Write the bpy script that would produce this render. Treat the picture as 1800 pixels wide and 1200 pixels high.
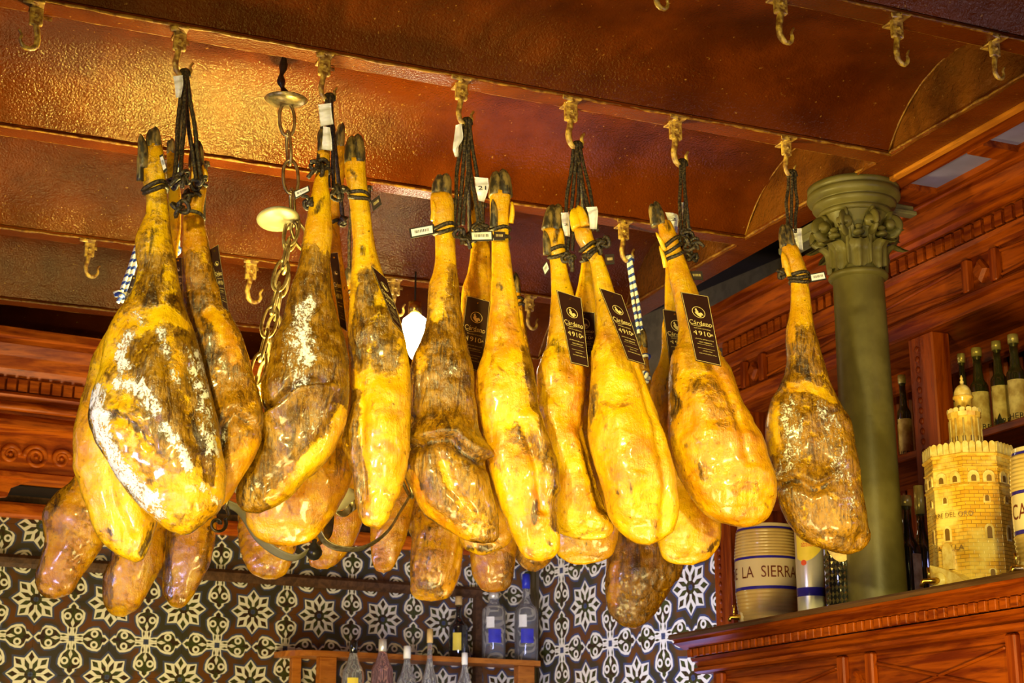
import bpy, bmesh, math, random
import numpy as np
from mathutils import Vector
random.seed(7)
PI = math.pi
for o in list(bpy.data.objects):
    bpy.data.objects.remove(o, do_unlink=True)
SC = bpy.context.scene
C = SC.collection

# ------------------------------------------------------------------ camera
F, CX, CY = 2850., 900., 600.
TH = math.atan(800 / F)
YAW = math.radians(23.2)
st, ct = math.sin(TH), math.cos(TH)
FWD = np.array([math.sin(YAW) * ct, math.cos(YAW) * ct, st])
RGT = np.array([math.cos(YAW), -math.sin(YAW), 0.])
UPV = np.array([-math.sin(YAW) * st, -math.cos(YAW) * st, ct])
FH = np.array([math.sin(YAW), math.cos(YAW), 0.])
EYE = np.array([0, 0, 1.6])
cam = bpy.data.cameras.new('camera')
camo = bpy.data.objects.new('camera', cam)
C.objects.link(camo)
cam.sensor_width = 36
cam.lens = F / 1800 * 36
camo.location = EYE
camo.rotation_euler = (PI / 2 + TH, 0, -YAW)
cam.dof.use_dof = True
cam.dof.focus_distance = 3.6
cam.dof.aperture_fstop = 10
cam.clip_start = 0.05
SC.camera = camo

# ------------------------------------------------------------------ world, light, exposure
SC.view_settings.view_transform = 'Standard'
SC.view_settings.look = 'None'
SC.view_settings.gamma = 1
SC.view_settings.exposure = 0.0
w = bpy.data.worlds.new('world')
SC.world = w
w.use_nodes = True
w.node_tree.nodes['Background'].inputs[0].default_value = (1, .62, .22, 1)
w.node_tree.nodes['Background'].inputs[1].default_value = 0.035

def area(name, loc, target, size, power, col, sy=None, spread=180):
    l = bpy.data.lights.new(name, 'AREA')
    l.energy = power
    l.color = col
    l.size = size
    l.spread = math.radians(spread)
    if sy:
        l.shape = 'RECTANGLE'
        l.size_y = sy
    o = bpy.data.objects.new(name, l)
    C.objects.link(o)
    o.location = loc
    o.rotation_euler = (Vector(target) - Vector(loc)).to_track_quat('-Z', 'Y').to_euler()
    return o

WARM = (1, .84, .27)
area('ceiling_lamp', (-.55, .9, 2.62), (1.1, 3.1, 2.15), .14, 10, WARM, None, 62)
area('ceiling_lamp', (1.25, .8, 2.45), (1.8, 3.2, 2.1), .12, 6.5, WARM, None, 66)
area('added_fill_light', (.5, 2.0, 1.2), (1.05, 3.8, 2.3), .35, 6, (1, .78, .27), None, 75)  # unseen warm fill added to lift the far hams
area('window_light', (-2.6, 4.9, 2.5), (2.7, 4.9, 2.3), 1.0, 4, (.46, .50, 1.0), 1.2, 110)
area('added_cool_light', (2.3, 4.25, 1.7), (2.3, 4.2, 3.0), .30, 2.5, (.42, .42, 1.0), .12, 120)  # unseen cool lamp added for lilac glints on the vault
area('added_cool_light', (1.75, 4.55, 1.55), (2.72, 5.3, 2.2), .30, 9, (.50, .55, 1.0), .3, 95)  # added to turn the right tile wall bluish, no visible source
area('added_cool_light', (2.75, 1.35, 2.4), (2.1, 2.4, 3.15), .40, 5, (.45, .45, 1.0), .20)  # unseen cool lamp added for a lilac highlight on the front vault
area('added_cool_light', (-1.3, 1.9, 1.5), (.45, 3.1, 2.15), .35, 3.2, (.50, .50, 1.0), None, 45)  # added cool lamp that tints the mouldy ham lilac at lower left
area('added_fill_light', (.9, 4.75, 1.0), (1.0, 6.0, 2.6), .8, 30, (1, .84, .45))  # added fill for the tiled wall and canopy, no visible source
area('added_bar_fill', (1.3, 2.0, 1.2), (2.7, 3.2, 2.6), .4, 11, (1, .76, .28), None, 100)  # unseen warm fill added to brighten the cabinet wood

def point(name, loc, power, col=WARM, r=.03, up=False):
    l = bpy.data.lights.new(name, 'SPOT' if up else 'POINT')
    if up:
        l.spot_size = math.radians(165); l.spot_blend = .5
    l.energy = power
    l.color = col
    l.shadow_soft_size = r
    o = bpy.data.objects.new(name, l)
    C.objects.link(o)
    o.location = loc
    if up: o.rotation_euler = (PI, 0, 0)
    return o

# ------------------------------------------------------------------ projection helpers: a pixel of the 1800x1200 frame to a real point
def ray(x, y):
    x = np.asarray(x, float); y = np.asarray(y, float)
    u = (x - CX) / F; v = (CY - y) / F
    return FWD + u[..., None] * RGT + v[..., None] * UPV
def PA(x, y, ax, val):
    r = ray(x, y)
    return EYE + r * ((val - EYE[ax]) / r[ax])
def PH(x, y, h):
    r = ray(x, y)
    return EYE + r * (np.asarray(h / (r @ FH))[..., None] if r.ndim > 1 else h / (r @ FH))
def DEP(p):
    return float((np.asarray(p) - EYE) @ FWD)

# ------------------------------------------------------------------ object helpers
ORG = {}
def thing(name, label, cat, loc, group=None, kind=None):
    o = bpy.data.objects.new(name, None)
    C.objects.link(o)
    o.empty_display_size = .05
    o.location = loc
    ORG[o] = np.array(loc, float)
    if label: o['label'] = label
    if cat: o['category'] = cat
    if group: o['group'] = group
    if kind: o['kind'] = kind
    return o
def link(name, me, parent=None, loc=None, rot=None):
    o = bpy.data.objects.new(name, me)
    C.objects.link(o)
    org = np.zeros(3)
    if parent is not None:
        o.parent = parent
        org = ORG[parent]
    ORG[o] = org
    if loc is not None:
        o.location = np.array(loc) - org
    if rot is not None:
        o.rotation_euler = rot
    return o
def mesh(name, V, Fc, mat, parent=None, smooth=False, attrs=None, uv=None):
    V = np.asarray(V, float)
    org = ORG[parent] if parent is not None else V.mean(0)
    me = bpy.data.meshes.new(name)
    me.from_pydata((V - org).tolist(), [], Fc if isinstance(Fc, list) else Fc.tolist())
    me.update()
    if smooth:
        me.polygons.foreach_set('use_smooth', [True] * len(me.polygons))
    if attrs:
        for k, a in attrs.items():
            at = me.attributes.new(k, 'FLOAT', 'POINT')
            at.data.foreach_set('value', np.asarray(a, np.float32).ravel())
    if uv is not None:
        l = me.uv_layers.new(name='UVMap')
        idx = np.zeros(len(me.loops), int)
        me.loops.foreach_get('vertex_index', idx)
        l.data.foreach_set('uv', np.asarray(uv, np.float32)[idx].ravel())
    me.materials.append(mat)
    o = bpy.data.objects.new(name, me)
    C.objects.link(o)
    if parent is not None:
        o.parent = parent
        ORG[o] = org
    else:
        o.location = org
        ORG[o] = org
    return o
def tag(o, label, cat, group=None):
    o['label'] = label
    o['category'] = cat
    if group: o['group'] = group
    return o

class Geo:
    def __init__(s): s.V = []; s.F = []; s.n = 0
    def add(s, V, Fc):
        V = np.asarray(V, float)
        s.V.append(V)
        s.F += [[i + s.n for i in f] for f in (Fc if isinstance(Fc, list) else Fc.tolist())]
        s.n += len(V)
        return s
    def out(s, name, mat, parent=None, smooth=False, **k):
        return mesh(name, np.concatenate(s.V), s.F, mat, parent, smooth, **k)

BF = [[0, 3, 2, 1], [4, 5, 6, 7], [0, 1, 5, 4], [1, 2, 6, 5], [2, 3, 7, 6], [3, 0, 4, 7]]
def boxV(x0, x1, y0, y1, z0, z1):
    return np.array([[x0, y0, z0], [x1, y0, z0], [x1, y1, z0], [x0, y1, z0], [x0, y0, z1], [x1, y0, z1], [x1, y1, z1], [x0, y1, z1]], float)
def chamfer(x0, x1, y0, y1, z0, z1, b=.002):
    bm = bmesh.new()
    vs = [bm.verts.new(v) for v in boxV(x0, x1, y0, y1, z0, z1)]
    for f in BF: bm.faces.new([vs[i] for i in f])
    bmesh.ops.bevel(bm, geom=bm.edges[:], offset=b, segments=1, affect='EDGES')
    V = np.array([v.co[:] for v in bm.verts])
    bm.verts.index_update()
    Fc = [[v.index for v in f.verts] for f in bm.faces]
    bm.free()
    return V, Fc
class Frame:
    """u along a wall, n out of it into the room, z up"""
    def __init__(s, o, u, n):
        s.o = np.array(o, float); s.u = np.array(u, float); s.n = np.array(n, float)
        s.ang = math.atan2(s.u[1], s.u[0])
    def __call__(s, V):
        V = np.asarray(V, float)
        return s.o + V[..., 0:1] * s.u + V[..., 1:2] * s.n + V[..., 2:3] * np.array([0, 0, 1.])
    def hit(s, x, y, n=0.):
        """the point where a pixel's ray meets the plane n in front of the wall, as (u, n, z)"""
        r = ray(x, y)
        t = (n - (EYE - s.o) @ s.n) / (r @ s.n)
        p = EYE + r * t - s.o
        return np.array([p @ s.u, n, p[2]])
def grid_faces(n, m, wrap=True):
    i = np.arange(n - 1)[:, None]; j = np.arange(m if wrap else m - 1)[None, :]
    j2 = (j + 1) % m
    f = np.stack([i * m + j, i * m + j2, (i + 1) * m + j2, (i + 1) * m + j], -1)
    return f.reshape(-1, 4)
def prism(fr, prof, u0, u1, cap=True):
    n = len(prof)
    A = fr([[u0, p[0], p[1]] for p in prof]); B = fr([[u1, p[0], p[1]] for p in prof])
    Fc = [[i, (i + 1) % n, n + (i + 1) % n, n + i] for i in range(n)]
    if cap: Fc += [list(range(n))[::-1], list(range(n, 2 * n))]
    return np.concatenate([A, B]), Fc
def catmull(P, n):
    P = np.asarray(P, float)
    Q = np.vstack([2 * P[0] - P[1], P, 2 * P[-1] - P[-2]])
    k = len(P) - 1
    t = np.linspace(0, k, n)
    i = np.minimum(t.astype(int), k - 1); f = (t - i)[:, None]
    a, b, c, d = Q[i], Q[i + 1], Q[i + 2], Q[i + 3]
    return .5 * ((2 * b) + (c - a) * f + (2 * a - 5 * b + 4 * c - d) * f ** 2 + (3 * b - a - 3 * c + d) * f ** 3)
def tube(P, r, m=8, braid=0, closed=False, flat=None):
    P = np.asarray(P, float); n = len(P)
    if closed:
        T = np.roll(P, -1, 0) - np.roll(P, 1, 0)
    else:
        T = np.gradient(P, axis=0)
    T /= np.linalg.norm(T, axis=1)[:, None] + 1e-9
    ref = np.array([.13, .31, .94]) if abs(T[0][2]) < .9 else np.array([1, .1, 0.])
    N = np.zeros_like(P)
    v = ref - T[0] * (ref @ T[0]); v /= np.linalg.norm(v); N[0] = v
    for i in range(1, n):
        v = N[i - 1] - T[i] * (N[i - 1] @ T[i]); v /= np.linalg.norm(v) + 1e-9
        N[i] = v
    B = np.cross(T, N)
    a = np.arange(m) / m * 2 * PI
    R = np.broadcast_to(np.asarray(r, float).reshape(-1, 1) if np.ndim(r) else np.full((n, 1), r), (n, m)).copy()
    if braid:
        s = np.concatenate([[0], np.cumsum(np.linalg.norm(np.diff(P, axis=0), axis=1))])[:, None]
        R *= 1 + .17 * np.cos(2 * a[None] + s * braid) * np.cos(2 * a[None] - s * braid) + .05 * np.cos(4 * a)[None]
    fa, fb = (1, 1) if flat is None else flat
    V = P[:, None] + R[..., None] * (fa * np.cos(a)[None, :, None] * N[:, None] + fb * np.sin(a)[None, :, None] * B[:, None])
    V = V.reshape(-1, 3)
    Fc = grid_faces(n, m).tolist()
    if closed:
        Fc += [[(n - 1) * m + j, (n - 1) * m + (j + 1) % m, (j + 1) % m, j] for j in range(m)]
    else:
        Fc += [list(range(m))[::-1], list(range((n - 1) * m, n * m))]
    return V, Fc
def lathe(prof, m=24, c=(0, 0, 0), lobes=None):
    a = np.arange(m) / m * 2 * PI
    P = np.array(prof, float)
    V = np.stack([P[:, 0:1] * np.cos(a), P[:, 0:1] * np.sin(a), np.broadcast_to(P[:, 1:2], (len(P), m))], -1).reshape(-1, 3) + np.array(c)
    Fc = grid_faces(len(P), m).tolist()
    if P[0, 0] > 1e-6: Fc.append(list(range(m))[::-1])
    if P[-1, 0] > 1e-6: Fc.append(list(range((len(P) - 1) * m, len(P) * m)))
    return V, Fc
def rings(P0, n=8):
    """smooth a lathe profile"""
    return catmull(P0, n)

# numpy value noise
def _hash(i, j, k):
    h = (i * 374761393 + j * 668265263 + k * 1274126177) & 0xffffffff
    h = ((h ^ (h >> 13)) * 1274126177) & 0xffffffff
    return ((h ^ (h >> 16)) & 0xffff) / 65535.
def vnoise(P, sc=1., seed=0):
    Q = np.asarray(P, float) * sc + 100.37 + seed * 17.13
    I = np.floor(Q).astype(np.int64); f = Q - I
    f = f * f * (3 - 2 * f)
    out = 0
    for a in (0, 1):
        for b in (0, 1):
            for c in (0, 1):
                wgt = (f[..., 0] if a else 1 - f[..., 0]) * (f[..., 1] if b else 1 - f[..., 1]) * (f[..., 2] if c else 1 - f[..., 2])
                out = out + wgt * _hash(I[..., 0] + a, I[..., 1] + b, I[..., 2] + c)
    return out
def fbm(P, sc, o=4, seed=0):
    r = 0; a = .5; t = 0
    for k in range(o):
        r = r + a * vnoise(P, sc * 2 ** k, seed + k); t += a; a *= .55
    return r / t

# ------------------------------------------------------------------ material helpers
class NT:
    def __init__(s, name):
        s.m = bpy.data.materials.new(name)
        s.m.use_nodes = True
        s.t = s.m.node_tree
        s.b = s.t.nodes['Principled BSDF']
        s.co = None
    def n(s, typ, **k):
        nd = s.t.nodes.new(typ)
        for a, v in k.items(): setattr(nd, a, v)
        return nd
    def put(s, sock, v):
        if isinstance(v, bpy.types.NodeSocket): s.t.links.new(v, sock)
        elif v is not None:
            if sock.type == 'RGBA' and len(v) == 3: v = (*v, 1)
            sock.default_value = v
    def set(s, **k):
        for a, v in k.items(): s.put(s.b.inputs[a.replace('_', ' ')], v)
        return s
    def math(s, op, a, b=None, c=None, clamp=False):
        nd = s.n('ShaderNodeMath', operation=op, use_clamp=clamp)
        s.put(nd.inputs[0], a)
        if b is not None: s.put(nd.inputs[1], b)
        if c is not None: s.put(nd.inputs[2], c)
        return nd.outputs[0]
    def obj(s, scale=(1, 1, 1), rot=(0, 0, 0), src='Object'):
        tc = s.n('ShaderNodeTexCoord')
        mp = s.n('ShaderNodeMapping')
        s.put(mp.inputs['Scale'], scale); s.put(mp.inputs['Rotation'], rot)
        s.t.links.new(tc.outputs[src], mp.inputs[0])
        return mp.outputs[0]
    def pos(s, scale=(1, 1, 1)):
        g = s.n('ShaderNodeNewGeometry')
        mp = s.n('ShaderNodeMapping')
        s.put(mp.inputs['Scale'], scale)
        s.t.links.new(g.outputs['Position'], mp.inputs[0])
        return mp.outputs[0]
    def noise(s, vec, scale, detail=4, rough=.55, dist=0.):
        nd = s.n('ShaderNodeTexNoise')
        s.put(nd.inputs['Vector'], vec)
        for k, v in (('Scale', scale), ('Detail', detail), ('Roughness', rough), ('Distortion', dist)): s.put(nd.inputs[k], v)
        return nd.outputs[0]
    def ramp(s, f, a, b, lo=0., hi=1.):
        nd = s.n('ShaderNodeMapRange', interpolation_type='SMOOTHSTEP')
        s.put(nd.inputs[0], f)
        for i, v in enumerate((a, b, lo, hi)): s.put(nd.inputs[i + 1], v)
        return nd.outputs[0]
    def mix(s, f, a, b):
        nd = s.n('ShaderNodeMix', data_type='RGBA')
        s.put(nd.inputs[0], f); s.put(nd.inputs[6], a); s.put(nd.inputs[7], b)
        return nd.outputs[2]
    def attr(s, name):
        return s.n('ShaderNodeAttribute', attribute_name=name).outputs['Fac']
    def bump(s, h, strength=.3, dist=.01):
        nd = s.n('ShaderNodeBump')
        s.put(nd.inputs['Height'], h); s.put(nd.inputs['Strength'], strength); s.put(nd.inputs['Distance'], dist)
        s.put(s.b.inputs['Normal'], nd.outputs[0])
        return s

def plain(name, col, rough=.5, metal=0., spec=.3, var=.25, vs=30., bump=0., bs=60., dark=None, coat=0.):
    t = NT(name)
    v = t.obj()
    f = t.noise(v, vs, 3)
    c2 = dark if dark else tuple(x * (1 - var) for x in col)
    t.set(Base_Color=t.mix(t.ramp(f, .35, .65), c2, col), Roughness=rough, Metallic=metal)
    t.b.inputs['Specular IOR Level'].default_value = spec
    t.b.inputs['Coat Weight'].default_value = coat
    if bump: t.bump(t.noise(v, bs, 4), bump, .004)
    return t.m

def wood(name, a, b, axis=1, rough=.38, sc=1.):
    t = NT(name)
    s = [26 * sc, 26 * sc, 26 * sc]; s[axis] = 2.2 * sc
    v = t.pos(tuple(s))
    f = t.noise(v, 1.6, 5, .6, .6)
    g = t.noise(v, 6, 3)
    c = t.mix(t.ramp(f, .32, .68), a, b)
    c = t.mix(t.math('MULTIPLY', t.ramp(g, .55, .75), .55), c, tuple(x * .35 for x in a))
    t.set(Base_Color=c, Roughness=rough)
    t.b.inputs['Specular IOR Level'].default_value = .22
    t.bump(f, .12, .004)
    return t.m

M = {}
M['wood_y'] = wood('varnished_wood_along_y', (.11, .012, .0006), (.32, .060, .0015), 1)
M['wood_z'] = wood('varnished_wood_upright', (.11, .011, .0006), (.30, .052, .0012), 2)
M['wood_u'] = wood('varnished_wood_back', (.26, .036, .0015), (.62, .135, .005), 0)
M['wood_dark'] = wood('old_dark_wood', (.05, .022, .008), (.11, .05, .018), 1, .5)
M['wood_strip'] = wood('orange_wood', (.50, .16, .012), (.62, .22, .02), 1, .4)
M['shelf_wood'] = wood('shelf_wood', (.30, .085, .01), (.5, .17, .02), 0, .35)
M['black'] = plain('painted_recess_shade', (.012, .006, .003), .8, bump=.1)  # near-black colour that paints shade into recesses and open voids
M['black_wall'] = plain('near_black_wall', (.020, .009, .003), .8, dark=(.006, .003, .001), vs=9, bump=.3, bs=20)  # near-black with random mottling

def ceil_mat(name, a, b, rough, bs, strength):
    t = NT(name)
    v = t.pos()
    f = t.noise(v, 5, 4, .6)
    g = t.noise(v, bs, 3, .6)
    h = t.noise(v, bs * .22, 3, .6)
    c = t.mix(t.ramp(f, .3, .7), a, b)
    c = t.mix(t.math('MULTIPLY', t.ramp(t.noise(v, 90, 2), .68, .78), .5), c, (.45, .22, .04))
    t.set(Base_Color=c, Roughness=rough)
    t.b.inputs['Specular IOR Level'].default_value = .38
    t.b.inputs['Specular Tint'].default_value = (1, .80, .34, 1)
    t.bump(t.math('ADD', g, t.math('MULTIPLY', h, .55)), strength, .0065)
    return t.m
M['vault'] = ceil_mat('glossy_brown_ceiling_paint', (.060, .0095, .0008), (.125, .022, .0016), .13, 170, .36)
M['beam'] = ceil_mat('beam_paint', (.085, .013, .001), (.14, .027, .002), .24, 150, .3)
M['lunette'] = ceil_mat('old_wall_paint', (.07, .018, .002), (.16, .048, .005), .26, 60, .9)
M['crust'] = plain('paint_crust', (.34, .16, .015), .32, dark=(.13, .04, .004), vs=60, bump=.6, bs=120)
M['hook'] = plain('painted_iron_hook', (.66, .42, .06), .34, spec=.9, dark=(.20, .08, .012), vs=70, bump=.5, bs=150)
M['column'] = plain('olive_column_paint', (.14, .115, .032), .42, dark=(.10, .080, .020), vs=12, bump=.12, bs=90)
M['panel'] = plain('pale_glossy_panel', (.26, .24, .46), .35, vs=6, var=.25)
M['rope'] = None
t = NT('black_braided_rope'); v = t.obj()
t.set(Base_Color=t.mix(t.ramp(t.noise(v, 260, 2), .42, .66), (.010, .006, .003), (.10, .065, .022)), Roughness=.55)
t.bump(t.noise(v, 400, 2), .5, .002); M['rope'] = t.m
t = NT('blue_white_rope'); v = t.obj((1, 1, 1), (.6, 0, 0))
wv = t.n('ShaderNodeTexWave', wave_type='BANDS', bands_direction='Z'); t.put(wv.inputs['Vector'], v); wv.inputs['Scale'].default_value = 18
t.set(Base_Color=t.mix(t.ramp(wv.outputs[0], .55, .7), (.85, .82, .66), (.02, .05, .30)), Roughness=.7); M['rope_blue'] = t.m
M['paper'] = plain('white_paper', (.86, .82, .78), .7, var=.08)
M['tag'] = plain('dark_brown_card', (.030, .009, .006), .33, var=.2, spec=.6)
M['gold'] = plain('gold_print', (.75, .58, .20), .45, var=.1)
M['ink'] = plain('black_ink', (.02, .015, .01), .6)
M['chain'] = plain('aged_chain_metal', (.42, .34, .16), .34, metal=.75, dark=(.22, .16, .06), vs=80)
M['iron'] = plain('wrought_iron', (.10, .075, .03), .35, metal=.6, dark=(.04, .03, .012))
M['cream_metal'] = plain('cream_painted_metal', (.24, .21, .11), .4, var=.15)
M['brass'] = plain('brass', (.75, .48, .10), .25, metal=1)
t = NT('frosted_glass_bowl'); t.set(Base_Color=(.85, .78, .5), Roughness=.4); t.b.inputs['Transmission Weight'].default_value = .35; M['bowl'] = t.m
def emit(name, col, s):
    t = NT(name); t.set(Base_Color=col, Emission_Color=col, Emission_Strength=s); return t.m
M['bulb'] = emit('lit_bulb', (1, .90, .62), 30)
M['knob_dark'] = plain('dark_knob', (.035, .03, .018), .3, metal=.4)

# the ham surface: three attributes say where each look lies
t = NT('cured_ham')
v = t.obj(); vs = t.obj((1, 1, .22))
lean, mold, dark, tone = (t.attr(k) for k in ('lean', 'mold', 'dark', 'tone'))
n1 = t.noise(v, 9, 5, .6); n2 = t.noise(v, 34, 5, .65); n3 = t.noise(v, 120, 3, .6); n4 = t.noise(vs, 46, 5, .65, .8)
n5 = t.noise(v, 20, 6, .7, 1.2)
n6 = t.noise(v, 230, 4, .7)
fib = t.noise(t.obj((1, 1, .16)), 210, 4, .65, .5)
fat = t.mix(t.ramp(n1, .34, .66), (.92, .57, .004), (.80, .40, .003))
fat = t.mix(t.math('MULTIPLY', tone, t.ramp(n2, .25, .62, .35, 1.)), fat, (.46, .155, .001))
fat = t.mix(t.math('MULTIPLY', t.ramp(n2, .56, .74), .55), fat, (.40, .14, .002))
fat = t.mix(t.ramp(n5, .53, .70, 0., .85), fat, (.22, .075, .002))
fat = t.mix(t.ramp(t.noise(v, 15, 5, .7, .5), .56, .72, 0., .7), fat, (.46, .19, .002))
fat = t.mix(t.ramp(n6, .56, .74, 0., .38), fat, (.36, .13, .001))
fat = t.mix(t.ramp(n3, .645, .74, 0., .85), fat, (.08, .022, .001))
le = t.mix(t.ramp(n2, .34, .66), (.105, .040, .001), (.36, .185, .003))
le = t.mix(t.ramp(n1, .50, .68, 0., .75), le, (.50, .27, .004))
le = t.mix(t.math('MULTIPLY', tone, .6), le, (.36, .135, .001))
le = t.mix(t.ramp(n4, .46, .68, 0., .85), le, (.040, .015, .001))
le = t.mix(t.ramp(n5, .54, .70, 0., .8), le, (.040, .016, .001))
le = t.mix(t.ramp(fib, .46, .66, 0., .75), le, (.045, .016, .001))
le = t.mix(t.ramp(n6, .60, .74, 0., .8), le, (.62, .38, .02))
lf = t.ramp(t.math('ADD', lean, t.math('ADD', t.math('MULTIPLY', t.math('SUBTRACT', n2, .5), 1.6), t.math('MULTIPLY', t.math('SUBTRACT', n3, .5), .7))), .32, .72)
col = t.mix(lf, fat, le)
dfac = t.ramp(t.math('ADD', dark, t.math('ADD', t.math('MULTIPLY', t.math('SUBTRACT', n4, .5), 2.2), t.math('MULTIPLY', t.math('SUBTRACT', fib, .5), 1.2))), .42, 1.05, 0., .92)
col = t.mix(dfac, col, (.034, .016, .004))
mv = t.math('ADD', t.math('MULTIPLY', mold, .62), t.math('ADD', t.math('MULTIPLY', t.math('SUBTRACT', t.noise(t.obj((1, 1, .6)), 60, 6, .8, .8), .5), 2.0), t.math('MULTIPLY', t.math('SUBTRACT', n6, .5), 1.1)))
mf = t.math('MULTIPLY', t.ramp(mv, .42, .54), t.ramp(mold, .05, .2))
halo = t.math('MULTIPLY', t.ramp(mv, .25, .60), t.math('MULTIPLY', t.ramp(mold, .05, .4), .35))
col = t.mix(halo, col, (.62, .48, .20))
col = t.mix(mf, col, (.92, .87, .72))
rg = t.math('ADD', t.ramp(n2, .3, .7, .16, .36), t.math('MULTIPLY', mf, .4))
t.set(Base_Color=col, Roughness=rg)
t.b.inputs['Specular IOR Level'].default_value = .55
t.put(t.b.inputs['Coat Weight'], t.ramp(n1, .35, .65, .15, .5)); t.b.inputs['Coat Roughness'].default_value = .12
hgt = t.math('ADD', t.math('MULTIPLY', n2, .5), t.math('ADD', t.math('MULTIPLY', n4, t.ramp(lf, 0., 1., .35, .6)), t.math('MULTIPLY', mf, .25)))
hgt = t.math('ADD', hgt, t.math('ADD', t.math('MULTIPLY', n3, .16), t.math('ADD', t.math('MULTIPLY', n6, .07), t.math('MULTIPLY', fib, .12))))
t.bump(hgt, .9, .008)
M['ham'] = t.m
t = NT('hoof_horn'); v = t.obj((1, 1, .4)); f = t.noise(v, 60, 4, .65)
t.set(Base_Color=t.mix(t.ramp(f, .40, .62), (.030, .022, .012), (.26, .17, .045)), Roughness=.42)
t.bump(f, .4, .004); M['hoof'] = t.m

# glazed tile pattern: a quarter of an eight-pointed star at one corner, a quarter of a scrolled cross at the other
t = NT('star_and_cross_tile')
uvn = t.n('ShaderNodeTexCoord'); sx = t.n('ShaderNodeSeparateXYZ'); t.t.links.new(uvn.outputs['UV'], sx.inputs[0])
U_, V_ = sx.outputs[0], sx.outputs[1]
m = t.math
r_ = m('SQRT', m('ADD', m('MULTIPLY', U_, U_), m('MULTIPLY', V_, V_)))
th = m('ARCTAN2', V_, U_)
a_ = m('ABSOLUTE', m('SUBTRACT', m('MODULO', m('ADD', th, PI / 8), PI / 4), PI / 8))
x_, y_ = m('MULTIPLY', r_, m('COSINE', a_)), m('MULTIPLY', r_, m('SINE', a_))
a2 = m('SUBTRACT', PI / 8, a_)
x2, y2 = m('MULTIPLY', r_, m('COSINE', a2)), m('MULTIPLY', r_, m('SINE', a2))
def rh(x, y, x0, y0, a, b):
    return m('LESS_THAN', m('ADD', m('DIVIDE', m('ABSOLUTE', m('SUBTRACT', x, x0)), a), m('DIVIDE', m('ABSOLUTE', m('SUBTRACT', y, y0)), b)), 1.)
sd = m('ADD', m('MULTIPLY', m('SUBTRACT', x_, .64), .644), m('MULTIPLY', y_, .764))
p_, q_ = m('SUBTRACT', 1., U_), m('SUBTRACT', 1., V_)
tt, ss = m('MAXIMUM', p_, q_), m('MINIMUM', p_, q_)
fc = t.n('ShaderNodeFloatCurve')
cv = fc.mapping.curves[0]
pts = [(0, .10), (.15, .12), (.30, .14), (.42, .26), (.55, .31), (.70, .32), (.78, .25), (.82, .13), (.88, .13), (1, .0)]
cv.points[0].location = pts[0]; cv.points[1].location = pts[-1]
for q in pts[1:-1]: cv.points.new(*q)
for q in cv.points: q.handle_type = 'VECTOR'
fc.mapping.update()
t.put(fc.inputs['Value'], tt)
wc = m('SUBTRACT', fc.outputs[0], ss)
vv = t.pos()
nn = t.noise(vv, 7, 2); nk = t.noise(vv, 40, 2)
WHITE, DARK, BLUE = (.74, .68, .50), (.040, .020, .008), (.055, .065, .11)
col = t.mix(t.ramp(nn, .42, .58), (.12, .045, .010), (.045, .038, .018))
col = t.mix(m('LESS_THAN', sd, .05), col, BLUE)
col = t.mix(m('LESS_THAN', sd, 0.), col, WHITE)
inn = t.mix(t.ramp(nk, .4, .6), DARK, (.05, .055, .012))
col = t.mix(rh(x_, y_, .46, 0, .13, .075), col, inn)
col = t.mix(rh(x2, y2, .26, 0, .19, .062), col, inn)
col = t.mix(m('LESS_THAN', r_, .15), col, inn)
col = t.mix(m('LESS_THAN', r_, .065), col, BLUE)
col = t.mix(m('GREATER_THAN', wc, -.05), col, BLUE)
col = t.mix(m('GREATER_THAN', wc, 0.), col, WHITE)
col = t.mix(m('MULTIPLY', m('GREATER_THAN', wc, .065), m('GREATER_THAN', tt, .30)), col, inn)
def disc(x0, y0, r):
    dx, dy = m('SUBTRACT', tt, x0), m('SUBTRACT', ss, y0)
    return m('SQRT', m('ADD', m('MULTIPLY', dx, dx), m('MULTIPLY', dy, dy)))
dcc = disc(.60, .145, 0)
col = t.mix(m('LESS_THAN', m('ABSOLUTE', m('SUBTRACT', dcc, .075)), .027), col, WHITE)
col = t.mix(rh(tt, ss, .42, 0, .13, .05), col, WHITE)
col = t.mix(rh(tt, ss, .86, 0, .06, .055), col, inn)
col = t.mix(rh(tt, ss, .22, .07, .10, .03), col, inn)
col = t.mix(m('LESS_THAN', tt, .07), col, BLUE)
t.set(Base_Color=col, Roughness=.22)
t.b.inputs['Specular IOR Level'].default_value = .5
t.bump(t.noise(vv, 60, 3), .25, .003)
M['tile'] = t.m
M['grout'] = plain('tile_grout', (.16, .12, .06), .8)

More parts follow.
